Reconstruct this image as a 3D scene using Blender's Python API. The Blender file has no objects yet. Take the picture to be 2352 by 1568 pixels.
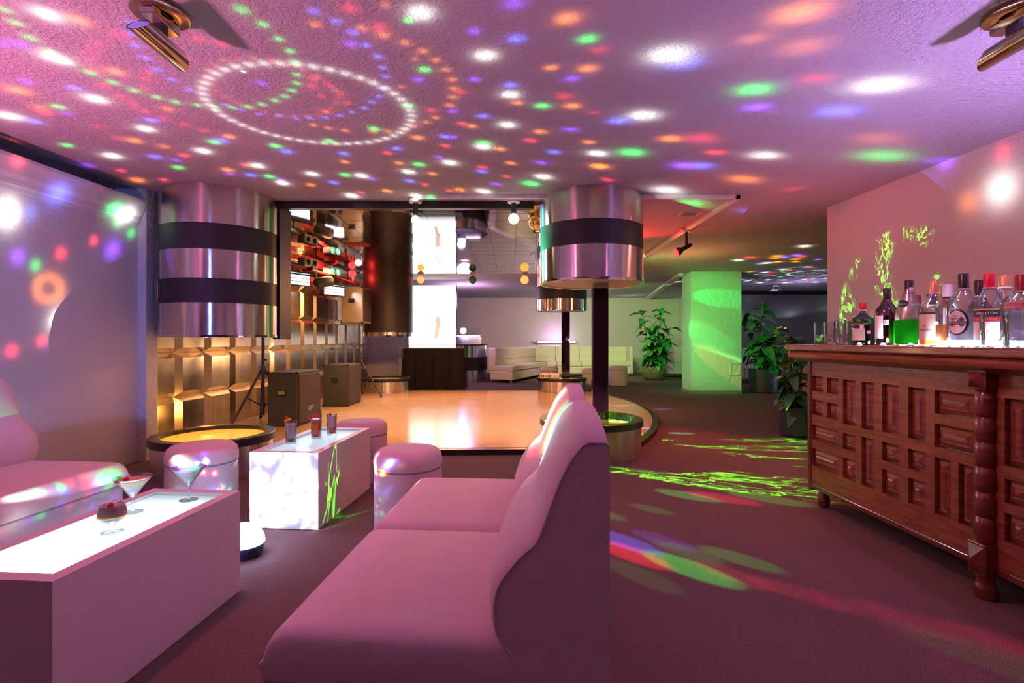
import bpy, bmesh, math, random
import numpy as np
from mathutils import Vector, Matrix, Euler
random.seed(7)
R = math.radians
SC = bpy.context.scene
COL = SC.collection

# ------------------------------------------------------------------ camera, world, exposure
cam_d = bpy.data.cameras.new('camera'); cam = bpy.data.objects.new('camera', cam_d); COL.objects.link(cam)
cam.location = (0, 0, 1.12); cam.rotation_euler = (R(90), 0, 0)
cam_d.lens = 18.0; cam_d.sensor_width = 36.0; cam_d.shift_y = -0.0021; cam_d.clip_start = 0.02
SC.camera = cam
W = bpy.data.worlds.new('world'); SC.world = W; W.use_nodes = True
W.node_tree.nodes['Background'].inputs[0].default_value = (0.03, 0.02, 0.04, 1)
W.node_tree.nodes['Background'].inputs[1].default_value = 0.2
vs = SC.view_settings
vs.view_transform = 'Standard'; vs.look = 'None'; vs.gamma = 1.0; vs.use_curve_mapping = False; vs.exposure = 0.0
cy = SC.cycles
cy.max_bounces = 5; cy.diffuse_bounces = 2; cy.glossy_bounces = 3; cy.light_sampling_threshold = .04; cy.transmission_bounces = 4
cy.transparent_max_bounces = 16; cy.caustics_reflective = False; cy.caustics_refractive = False
cy.sample_clamp_indirect = 3.0; cy.use_denoising = True; cy.use_light_tree = True; cy.use_adaptive_sampling = True; cy.adaptive_threshold = .03

# ------------------------------------------------------------------ lamps of the room and added fill lights
def lamp(kind, name, loc, energy, color, radius=0.05, target=None, angle=60, blend=0.6, size=None, size_y=None):
    d = bpy.data.lights.new(name, kind); d.energy = energy; d.color = color
    if kind in ('SPOT', 'POINT'): d.shadow_soft_size = radius
    if kind == 'SPOT': d.spot_size = R(angle); d.spot_blend = blend
    if kind == 'AREA':
        d.shape = 'RECTANGLE'; d.size = size; d.size_y = size_y or size
    o = bpy.data.objects.new(name, d); COL.objects.link(o); o.location = loc
    if target is not None:
        o.rotation_euler = (Vector(target) - Vector(loc)).to_track_quat('-Z', 'Y').to_euler()
    return o

HC_ = 2.51
PINK = (1.0, 0.30, 0.46); ROSE = (1.0, 0.40, 0.62); VIOLET = (0.62, 0.38, 1.0); WARM = (1.0, 0.50, 0.20)
# added fill lights, out of view: they wash the ceiling pink and violet
lamp('SPOT', 'ceiling_fill', (-3.25, 1.3, 1.0), 390, (1.0, .22, .55), 0.10, (-2.9, 1.5, HC_), 150, .8)
lamp('SPOT', 'ceiling_fill', (3.0, 1.7, 1.25), 280, (.64, .33, 1.0), 0.10, (2.8, 1.8, HC_), 150, .8)
lamp('SPOT', 'ceiling_fill', (.4, -1.2, 1.0), 260, (.97, .26, .60), 0.10, (.4, -.9, HC_), 130, .8)
lamp('SPOT', 'ceiling_fill', (2.75, 4.4, 1.05), 34, (1.0, .14, .30), 0.10, (2.3, 4.6, HC_), 120, .9)
# tube fixtures on the ceiling
lamp('SPOT', 'tube_light', (-1.49, 2.36, 2.34), 75, (1.0, .13, .34), 0.06, (-.5, 2.9, 0.0), 150, 1.0)
lamp('SPOT', 'tube_light', (2.11, 2.0, 2.34), 48, (.90, .20, .70), 0.06, (.9, 2.2, 0.0), 150, 1.0)
# warm lamps above the dance floor
lamp('SPOT', 'floor_wash', (-0.95, 5.1, 2.28), 440, (1.0, .42, .12), 0.06, (-1.2, 7.6, 0.0), 110, .9)
lamp('SPOT', 'floor_wash', (0.02, 5.1, 2.26), 260, (1.0, .50, .24), 0.06, (-.2, 7.0, 0.0), 110, .9)
lamp('SPOT', 'floor_wash', (-1.35, 10.4, 2.28), 240, (1.0, .36, .12), 0.06, (-1.6, 8.2, 0.0), 110, .9)
lamp('SPOT', 'floor_wash', (0.26, 10.5, 2.30), 260, (1.0, .36, .14), 0.06, (-.2, 8.6, 0.0), 110, .9)
# warm tubes grazing the metal panel wall
lamp('AREA', 'panel_wash', (-3.2, 8.6, 2.36), 80, (1.0, .52, .24), target=(-3.6, 8.6, 0.6), size=0.12, size_y=5.0)
lamp('POINT', 'panel_wash', (-3.25, 5.45, 0.35), 8, (1.0, .45, .08), 0.08)
lamp('POINT', 'panel_wash', (-2.5, 7.6, 0.9), 14, (1.0, .55, .28), 0.08)
# far lounge
lamp('POINT', 'lounge_light', (-1.2, 13.0, 2.1), 45, (.95, .50, 1.0), 0.2)
lamp('SPOT', 'lounge_light', (1.2, 12.6, 2.4), 240, (1.0, .68, .48), 0.2, (1.6, 16.5, .9), 120, 1.0)
lamp('SPOT', 'lounge_light', (2.3, 12.0, 2.40), 320, (.42, 1.0, .18), 0.15, (4.2, 17.0, 1.0), 100, 1.0)
# green wash on the plaster column and the ceiling around it
lamp('SPOT', 'green_wash', (1.9, 7.6, 2.2), 420, (.06, 1.0, .16), 0.10, (4.0, 10.7, 1.35), 46, .7)
lamp('SPOT', 'green_wash', (2.5, 9.0, 1.9), 70, (.30, 1.0, .30), 0.10, (3.6, 10.8, .7), 60, .9)
lamp('SPOT', 'green_wash', (1.5, 8.4, 2.30), 60, (.10, 1.0, .16), 0.05, (3.2, 9.0, HC_), 60, .8)
lamp('SPOT', 'green_beam', (1.6, 9.7, 2.25), 420, (.0, 1.0, .14), 0.006, (4.22, 10.49, 1.97), 8.0, .12)
lamp('SPOT', 'green_beam', (1.6, 9.7, 2.25), 260, (.0, 1.0, .14), 0.006, (3.83, 10.49, 1.28), 9.0, .12)
lamp('SPOT', 'amber_beam', (1.6, 9.7, 2.25), 300, (1.0, .26, .10), 0.01, (4.45, 10.49, .56), 9.0, .3)
# red track heads
lamp('SPOT', 'red_track', (1.98, 6.36, 2.22), 110, (1.0, .03, .02), 0.03, (1.1, 5.0, 0.0), 90, .4)
lamp('SPOT', 'red_track', (1.30, 7.2, 2.0), 80, (1.0, .02, .04), 0.03, (1.75, 6.3, HC_), 95, .8)
lamp('POINT', 'amber_track', (2.8, 8.2, 1.9), 22, (1.0, .38, .14), 0.10)
lamp('SPOT', 'amber_track', (2.4, 4.6, 2.4), 45, (1.0, .34, .22), 0.05, (1.7, 4.0, 0.0), 140, 1.0)
lamp('SPOT', 'bar_track', (.6, 2.2, 2.4), 60, (1.0, .26, .26), 0.08, (2.6, 3.2, 1.1), 95, .9)
# alcove
lamp('POINT', 'alcove_light', (7.0, 12.2, 2.0), 16, (.62, .45, 1.0), 0.15)
# added blue fill on the left wall, from no lamp of the room
lamp('SPOT', 'blue_fill', (-1.9, -.6, 1.9), 420, (.16, .26, 1.0), 0.08, (-3.55, 2.8, 1.30), 46, 1.0)
# floods on the lighting bar
for (y, e) in ((7.35, 90), (9.3, 70)):
    lamp('SPOT', 'flood_light', (-2.92, y, 1.96), e, (.80, .85, 1.0), 0.08, (-.8, y - 1.4, 0.0), 100, .7)
# narrow colour beams of the effect light on the lighting bar, stretched into streaks on the carpet
FX2 = (-3.0, 7.0, 2.10)
for (tx, ty, c, e, a) in ((.62, 2.84, (.10, .12, 1), 7000, 1.9), (.62, 2.68, (1, .02, .03), 7000, 1.8), (.86, 2.52, (.02, 1, .12), 6000, 1.9),
                          (.84, 2.86, (.25, .10, 1), 2200, 1.6), (1.04, 2.44, (1, .08, .06), 2200, 1.4), (1.16, 2.62, (.02, .8, .12), 2600, 1.5),
                          (1.26, 2.27, (1, .02, .10), 1700, 1.4), (1.48, 2.12, (1, .02, .14), 900, 1.6), (1.66, 1.98, (1, .02, .12), 1000, 1.6), (1.84, 1.87, (1, .02, .03), 1500, 1.3),
                          (.92, 2.70, (.05, .6, .1), 2200, 1.5), (.62, 2.42, (.1, .5, .08), 1300, 1.6), (1.72, 1.76, (.1, .5, .08), 1200, 1.8), (.60, 3.28, (.05, .7, .1), 1600, 1.4), (.92, 3.38, (.05, .7, .1), 1400, 1.4),
                          (1.45, 6.15, (1, .02, .25), 7000, 1.5), (1.70, 6.1, (.1, .15, 1), 7000, 1.5), (2.0, 6.1, (.05, .9, .4), 5000, 1.5),
                          (1.9, 8.25, (1, .02, .35), 7000, 1.3), (2.4, 8.2, (.15, .1, 1), 7000, 1.3), (1.40, 5.02, (1, .06, .04), 6000, 1.5), (1.70, 5.05, (.1, .12, 1), 6000, 1.5),
                          (1.25, 3.68, (.05, .8, .15), 3500, 2.0), (1.48, 3.62, (1, .02, .14), 4500, 2.0), (1.80, 3.6, (.05, .8, .15), 3000, 2.0)):
    lamp('SPOT', 'effect_beam', FX2, e * 1.6, c, 0.004, (tx, ty, 0), a, .6)

lamp('SPOT', 'effect_beam', (-2.85, 8.9, 2.30), 900, (.0, 1.0, .42), .02, (.42, 5.0, 2.05), 9, .5)
lamp('SPOT', 'effect_beam', (-2.85, 8.9, 2.30), 500, (.12, .16, 1.0), .02, (.62, 4.7, 2.30), 4, .5)

def laser(name, loc, target, energy, angle, scale, seed, col=(.10, 1.0, .02), stretch=.4):
    """green laser scanner: a spot lamp whose light is cut into thin scribbled lines"""
    o = lamp('SPOT', name, loc, energy, (1, 1, 1), 0.002, target, angle, .12)
    d = o.data; d.use_nodes = True; nt = d.node_tree; n = nt.nodes; l = nt.links
    em = next(x for x in n if x.type == 'EMISSION')
    tc = n.new('ShaderNodeTexCoord'); sp = n.new('ShaderNodeSeparateXYZ'); l.new(tc.outputs['Normal'], sp.inputs[0])
    dx = n.new('ShaderNodeMath'); dx.operation = 'DIVIDE'; l.new(sp.outputs[0], dx.inputs[0]); l.new(sp.outputs[2], dx.inputs[1])
    dy = n.new('ShaderNodeMath'); dy.operation = 'DIVIDE'; l.new(sp.outputs[1], dy.inputs[0]); l.new(sp.outputs[2], dy.inputs[1])
    cb = n.new('ShaderNodeCombineXYZ'); l.new(dx.outputs[0], cb.inputs[0]); ys = n.new('ShaderNodeMath'); ys.operation = 'MULTIPLY'; ys.inputs[1].default_value = stretch; l.new(dy.outputs[0], ys.inputs[0]); l.new(ys.outputs[0], cb.inputs[1]); cb.inputs[2].default_value = seed
    def lines(sc, w, off):
        nz = n.new('ShaderNodeTexNoise'); nz.inputs['Scale'].default_value = sc; nz.inputs['Detail'].default_value = 3.0; nz.inputs['Distortion'].default_value = .8
        mp = n.new('ShaderNodeVectorMath'); mp.operation = 'ADD'; mp.inputs[1].default_value = (off, off * 1.7, off); l.new(cb.outputs[0], mp.inputs[0]); l.new(mp.outputs[0], nz.inputs['Vector'])
        sb = n.new('ShaderNodeMath'); sb.operation = 'SUBTRACT'; sb.inputs[1].default_value = .5; l.new(nz.outputs[0], sb.inputs[0])
        ab = n.new('ShaderNodeMath'); ab.operation = 'ABSOLUTE'; l.new(sb.outputs[0], ab.inputs[0])
        lt = n.new('ShaderNodeMath'); lt.operation = 'LESS_THAN'; lt.inputs[1].default_value = w; l.new(ab.outputs[0], lt.inputs[0])
        return lt
    a = lines(scale, .0032, 0.0); b = lines(scale * 1.7, .0040, 5.3)
    mx = n.new('ShaderNodeMath'); mx.operation = 'MAXIMUM'; l.new(a.outputs[0], mx.inputs[0]); l.new(b.outputs[0], mx.inputs[1])
    pz = n.new('ShaderNodeTexNoise'); pz.inputs['Scale'].default_value = scale * .45; pz.inputs['Detail'].default_value = 1.0; l.new(cb.outputs[0], pz.inputs['Vector'])
    rp = n.new('ShaderNodeMapRange'); rp.inputs['From Min'].default_value = .46; rp.inputs['From Max'].default_value = .62; l.new(pz.outputs[0], rp.inputs['Value'])
    ml = n.new('ShaderNodeMath'); ml.operation = 'MULTIPLY'; l.new(mx.outputs[0], ml.inputs[0]); l.new(rp.outputs[0], ml.inputs[1])
    em.inputs[0].default_value = (*col, 1); l.new(ml.outputs[0], em.inputs[1])
    return o
laser('laser_scanner_light', (-3.0, 6.15, 2.12), (2.3, 4.7, .10), 260000, 23, 44, 1.0)
laser('laser_scanner_light', (-3.36, 1.5, 1.92), (3.37, 4.45, 1.40), 45000, 11, 62, 4.0)
laser('laser_scanner_light', (2.3, 6.2, 2.2), (-1.12, 3.55, .25), 9000, 9, 22, 2.0)

# ------------------------------------------------------------------ materials (all procedural)
MATS = {}
def nodes_of(name):
    m = bpy.data.materials.new(name); m.use_nodes = True; MATS[name] = m
    nt = m.node_tree; b = nt.nodes['Principled BSDF']
    return m, nt.nodes, nt.links, b
def P(name, col, rough=.5, metal=0.0, var=.08, vscale=8.0, bump=0.0, bscale=60.0, stretch=None, emit=None, estr=0.0, spec=.5, coat=0.0, sheen=0.0, alpha=None, aniso=0.0):
    m, n, l, b = nodes_of(name)
    tc = n.new('ShaderNodeTexCoord'); mp = n.new('ShaderNodeMapping'); l.new(tc.outputs['Object'], mp.inputs[0])
    if stretch: mp.inputs['Scale'].default_value = stretch
    nz = n.new('ShaderNodeTexNoise'); nz.inputs['Scale'].default_value = vscale; nz.inputs['Detail'].default_value = 4; l.new(mp.outputs[0], nz.inputs['Vector'])
    rp = n.new('ShaderNodeValToRGB'); l.new(nz.outputs[0], rp.inputs[0])
    e = rp.color_ramp.elements
    e[0].position = .3; e[1].position = .7
    e[0].color = (*[max(0, c * (1 - var)) for c in col], 1); e[1].color = (*[min(1, c * (1 + var)) for c in col], 1)
    l.new(rp.outputs[0], b.inputs['Base Color'])
    b.inputs['Roughness'].default_value = rough; b.inputs['Metallic'].default_value = metal
    b.inputs['Specular IOR Level'].default_value = spec
    if coat: b.inputs['Coat Weight'].default_value = coat; b.inputs['Coat Roughness'].default_value = .12
    if sheen: b.inputs['Sheen Weight'].default_value = sheen
    if emit: b.inputs['Emission Color'].default_value = (*emit, 1); b.inputs['Emission Strength'].default_value = estr
    if aniso: b.inputs['Anisotropic'].default_value = aniso
    if bump:
        nb = n.new('ShaderNodeTexNoise'); nb.inputs['Scale'].default_value = bscale; nb.inputs['Detail'].default_value = 3; l.new(mp.outputs[0], nb.inputs['Vector'])
        bp = n.new('ShaderNodeBump'); bp.inputs['Strength'].default_value = bump; bp.inputs['Distance'].default_value = .01; l.new(nb.outputs[0], bp.inputs['Height']); l.new(bp.outputs[0], b.inputs['Normal'])
    return m
def EM(name, col, s):
    m = bpy.data.materials.new(name); m.use_nodes = True; n = m.node_tree.nodes; n.clear()
    e = n.new('ShaderNodeEmission'); o = n.new('ShaderNodeOutputMaterial'); e.inputs[0].default_value = (*col, 1); e.inputs[1].default_value = s
    m.node_tree.links.new(e.outputs[0], o.inputs[0]); MATS[name] = m; return m
def GLASS(name, tint, rough=.03, base=.06, edge=.55, rim=.45):
    """thin glass: mostly clear, mirror-like towards the rim"""
    m = bpy.data.materials.new(name); m.use_nodes = True; n = m.node_tree.nodes; l = m.node_tree.links; n.clear()
    o = n.new('ShaderNodeOutputMaterial'); mx = n.new('ShaderNodeMixShader'); t = n.new('ShaderNodeBsdfTransparent'); g = n.new('ShaderNodeBsdfGlossy'); lw = n.new('ShaderNodeLayerWeight')
    lw.inputs[0].default_value = .35
    mr = n.new('ShaderNodeMapRange'); mr.inputs['To Min'].default_value = base; mr.inputs['To Max'].default_value = edge; l.new(lw.outputs['Fresnel'], mr.inputs['Value'])
    cr = n.new('ShaderNodeValToRGB'); cr.color_ramp.elements[0].position = .45; cr.color_ramp.elements[0].color = (*tint, 1); cr.color_ramp.elements[1].position = 1.0; cr.color_ramp.elements[1].color = (*[c * rim for c in tint], 1)
    l.new(lw.outputs['Facing'], cr.inputs[0]); l.new(cr.outputs[0], t.inputs[0]); g.inputs['Roughness'].default_value = rough; g.inputs[0].default_value = (1, 1, 1, 1)
    l.new(mr.outputs[0], mx.inputs[0]); l.new(t.outputs[0], mx.inputs[1]); l.new(g.outputs[0], mx.inputs[2]); l.new(mx.outputs[0], o.inputs[0]); MATS[name] = m; return m
def LIQ(name, col, opac):
    m = bpy.data.materials.new(name); m.use_nodes = True; n = m.node_tree.nodes; l = m.node_tree.links; n.clear()
    o = n.new('ShaderNodeOutputMaterial'); mx = n.new('ShaderNodeMixShader'); t = n.new('ShaderNodeBsdfTransparent'); d = n.new('ShaderNodeBsdfTranslucent'); d2 = n.new('ShaderNodeBsdfDiffuse'); ad = n.new('ShaderNodeMixShader')
    nz = n.new('ShaderNodeTexNoise'); nz.inputs['Scale'].default_value = 40; mr = n.new('ShaderNodeMapRange'); mr.inputs['To Min'].default_value = opac * .85; mr.inputs['To Max'].default_value = min(1, opac * 1.1); l.new(nz.outputs[0], mr.inputs['Value'])
    t.inputs[0].default_value = (*col, 1); d.inputs[0].default_value = (*col, 1); d2.inputs[0].default_value = (*col, 1)
    ad.inputs[0].default_value = .5; l.new(d.outputs[0], ad.inputs[1]); l.new(d2.outputs[0], ad.inputs[2])
    l.new(mr.outputs[0], mx.inputs[0]); l.new(t.outputs[0], mx.inputs[1]); l.new(ad.outputs[0], mx.inputs[2]); l.new(mx.outputs[0], o.inputs[0]); MATS[name] = m; return m

# stippled plaster ceiling
def plaster(name, col, scale, strength, rough=.9):
    m, n, l, b = nodes_of(name)
    tc = n.new('ShaderNodeTexCoord'); v = n.new('ShaderNodeTexNoise'); v.inputs['Scale'].default_value = scale; v.inputs['Detail'].default_value = 5; v.inputs['Roughness'].default_value = .65
    l.new(tc.outputs['Object'], v.inputs['Vector'])
    bp = n.new('ShaderNodeBump'); bp.inputs['Strength'].default_value = strength; bp.inputs['Distance'].default_value = .06; l.new(v.outputs[0], bp.inputs['Height']); l.new(bp.outputs[0], b.inputs['Normal'])
    big = n.new('ShaderNodeTexNoise'); big.inputs['Scale'].default_value = 1.3; l.new(tc.outputs['Object'], big.inputs['Vector'])
    rp = n.new('ShaderNodeValToRGB'); e = rp.color_ramp.elements; e[0].color = (*[c * .92 for c in col], 1); e[1].color = (*[min(1, c * 1.05) for c in col], 1)
    l.new(big.outputs[0], rp.inputs[0]); l.new(rp.outputs[0], b.inputs['Base Color']); b.inputs['Roughness'].default_value = rough; b.inputs['Specular IOR Level'].default_value = .2
    return m
plaster('ceiling_plaster', (.82, .80, .80), 48, 1.0)
plaster('wall_plaster', (.78, .74, .72), 45, .25)
plaster('rough_plaster', (.78, .76, .72), 16, .55)
plaster('wall_dark', (.30, .27, .30), 45, .2)
P('rear_paint', (.10, .05, .06), .8)
P('moulding_paint', (.75, .72, .72), .5)
P('recess_paint', (.28, .22, .26), .7)
# carpet
def carpet():
    m, n, l, b = nodes_of('carpet')
    tc = n.new('ShaderNodeTexCoord'); a = n.new('ShaderNodeTexNoise'); a.inputs['Scale'].default_value = 300; a.inputs['Detail'].default_value = 2; a.inputs['Roughness'].default_value = .6; l.new(tc.outputs['Object'], a.inputs['Vector'])
    c = n.new('ShaderNodeTexNoise'); c.inputs['Scale'].default_value = 1.1; c.inputs['Detail'].default_value = 4; l.new(tc.outputs['Object'], c.inputs['Vector'])
    rp = n.new('ShaderNodeValToRGB'); e = rp.color_ramp.elements; e[0].position = .34; e[1].position = .66; e[0].color = (.055, .036, .034, 1); e[1].color = (.30, .22, .205, 1); l.new(a.outputs[0], rp.inputs[0])
    r2 = n.new('ShaderNodeValToRGB'); r2.color_ramp.elements[0].color = (.8, .8, .8, 1); l.new(c.outputs[0], r2.inputs[0])
    mx = n.new('ShaderNodeMix'); mx.data_type = 'RGBA'; mx.blend_type = 'MULTIPLY'; mx.inputs[0].default_value = .5; l.new(rp.outputs[0], mx.inputs[6]); l.new(r2.outputs[0], mx.inputs[7]); l.new(mx.outputs[2], b.inputs['Base Color'])
    b.inputs['Roughness'].default_value = 1.0; b.inputs['Specular IOR Level'].default_value = .05
    bp = n.new('ShaderNodeBump'); bp.inputs['Strength'].default_value = .6; bp.inputs['Distance'].default_value = .004; l.new(a.outputs[0], bp.inputs['Height']); l.new(bp.outputs[0], b.inputs['Normal'])
carpet()
P('dance_wood', (.70, .47, .27), .17, 0, .10, 3.0, .10, 14, (1, 6, 1), coat=.35)
P('black_edge', (.012, .010, .012), .35)
# brushed steel: vertical streaks
def steel(name, col, rough):
    m, n, l, b = nodes_of(name)
    tc = n.new('ShaderNodeTexCoord'); mp = n.new('ShaderNodeMapping'); mp.inputs['Scale'].default_value = (1, 1, 90); l.new(tc.outputs['Object'], mp.inputs[0])
    nz = n.new('ShaderNodeTexNoise'); nz.inputs['Scale'].default_value = 3; nz.inputs['Detail'].default_value = 3; l.new(mp.outputs[0], nz.inputs['Vector'])
    mr = n.new('ShaderNodeMapRange'); mr.inputs['To Min'].default_value = rough * .7; mr.inputs['To Max'].default_value = rough * 1.4; l.new(nz.outputs[0], mr.inputs['Value']); l.new(mr.outputs[0], b.inputs['Roughness'])
    b.inputs['Base Color'].default_value = (*col, 1); b.inputs['Metallic'].default_value = 1.0; b.inputs['Anisotropic'].default_value = .93; b.inputs['Anisotropic Rotation'].default_value = .25
    tg = n.new('ShaderNodeTangent'); tg.direction_type = 'RADIAL'; tg.axis = 'Z'; l.new(tg.outputs[0], b.inputs['Tangent'])
    return m
steel('brushed_steel', (.72, .70, .68), .20)
P('black_laminate', (.014, .010, .018), .5)
P('mirror_dark', (.42, .40, .40), .03, 1.0, .03)
P('mirror_tile', (.72, .70, .70), .035, 1.0, .04, 2.0)
P('tile_backing', (.80, .74, .70), .6)
P('panel_flat', (.52, .42, .32), .30, 1.0, .25, 6.0, .05, 9)
P('panel_bevel', (.74, .60, .40), .30, 1.0, .12, 5.0)
P('chrome', (.80, .78, .78), .07, 1.0, .03)
P('bronze_plate', (.62, .40, .26), .22, 1.0, .06)
P('black_metal', (.02, .02, .022), .4)
P('black_plastic', (.012, .012, .014), .55, bump=.05, spec=.2)
P('white_plastic', (.78, .76, .74), .45)
P('red_board', (.30, .015, .015), .5)
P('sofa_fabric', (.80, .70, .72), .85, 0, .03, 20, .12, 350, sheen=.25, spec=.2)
P('sofa_seam', (.30, .24, .25), .9)
P('cream_leather', (.82, .78, .68), .45, 0, .03, 6, .04, 90)
P('table_white', (.82, .80, .82), .45, 0, .02, 10, .03, 200)
P('speaker_carpet', (.036, .038, .034), .95, 0, .45, 120, .25, 240)
P('speaker_grille', (.04, .030, .034), .6, .3, .2, 200, .2, 500)
P('skirt_cloth', (.014, .010, .011), .9, 0, .2, 30, .1, 200)
P('bar_wood', (.25, .085, .038), .30, 0, .45, 5, .10, 20, (1, 1, 9), coat=.3)
P('bar_wood_dark', (.15, .035, .020), .28, 0, .4, 6, .08, 20, (1, 1, 6), coat=.35)
P('leaf_green', (.035, .20, .055), .38, 0, .55, 16, .15, 30)
P('leaf_pale', (.12, .26, .08), .42, 0, .5, 14, .15, 30)
P('stem_green', (.10, .20, .06), .6)
P('pot_clay', (.20, .13, .09), .75, 0, .2, 10, .1, 40)
P('pot_dark', (.035, .025, .045), .5)
P('soil', (.05, .035, .025), 1.0, bump=.4)
P('cherry', (.62, .004, .02), .15, coat=.5)
P('stalk', (.30, .10, .04), .6)
P('orange_peel', (.95, .50, .04), .45)
P('lime_peel', (.55, .68, .25), .45)
P('olive', (.50, .46, .12), .35)
LIQ('milk', (.84, .80, .90), .70)
P('cream_drink', (.70, .45, .24), .4, var=.12, vscale=20)
P('pink_cream', (.66, .44, .42), .4)
P('orange_layer', (.95, .38, .06), .35)
P('coffee_layer', (.05, .015, .03), .25)
LIQ('grenadine', (.75, .01, .04), .55)
LIQ('orange_juice', (1.0, .42, .05), .55)
LIQ('pink_juice', (1.0, .40, .32), .55)
GLASS('clear_glass', (.93, .94, .95), base=.0, edge=.8, rim=.30); GLASS('shot_glass', (.97, .97, .98), base=.0, edge=.7, rim=.85); GLASS('bottle_glass', (.93, .93, .94), base=.08, edge=.75)
GLASS('green_glass', (.05, .33, .10), base=.08); GLASS('brown_glass', (.30, .035, .03), base=.10); GLASS('frost_glass', (.9, .9, .92), .25, .25, .7)
GLASS('table_glass', (.94, .98, 1.0), .04, .03, .30, 1.0)
LIQ('liq_green', (.02, .95, .03), .85); LIQ('liq_gold', (.90, .42, .16), .45); LIQ('liq_amber', (.25, .07, .015), .8); LIQ('liq_red', (.16, .008, .02), .85); LIQ('liq_clear', (.86, .84, .92), .18); LIQ('liq_frost', (.82, .78, .86), .75); LIQ('ice', (.92, .94, 1.0), .35)
P('cap_red', (.65, .01, .03), .3); P('cap_darkred', (.25, .006, .015), .3); P('cap_copper', (.72, .36, .18), .35, .5); P('cap_black', (.012, .012, .014), .3); P('cap_white', (.75, .75, .85), .35); P('cap_blue', (.03, .08, .45), .3); P('cap_navy', (.02, .03, .10), .3)
P('label_tan', (.72, .58, .44), .7); P('label_white', (.85, .82, .80), .6); P('label_black', (.02, .02, .02), .5); P('label_red', (.62, .03, .05), .5); P('label_gold', (.75, .52, .18), .4, .4); P('label_pink', (.85, .45, .50), .6); P('ink_black', (.01, .01, .01), .6); P('ink_gold', (.80, .55, .15), .4); P('ink_red', (.65, .02, .03), .6); P('ink_white', (.85, .85, .85), .6)
EM('led_white', (.72, .80, 1.0), 30.0); EM('led_purple', (.85, .62, 1.0), 14.0); EM('led_green', (.05, 1.0, .20), 9.0)
EM('bulb_white', (1.0, .90, .72), 12.0); EM('bulb_orange', (1.0, .14, .03), 4.5); EM('bulb_red', (1.0, .03, .03), 4.0)
EM('flood_face', (.86, .92, 1.0), 9.0)
P('bulb_green_off', (.03, .22, .10), .2, coat=.6)
P('yellow_disc', (.95, .62, .10), .25, var=.12, vscale=3, emit=(1.0, .40, .03), estr=1.25, coat=.4)
P('pale_disc', (.85, .72, .30), .22, var=.1, vscale=4, coat=.4, emit=(1.0, .72, .12), estr=.22)  # warm reflections put in as a faint glow; these discs are no lamps
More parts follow.
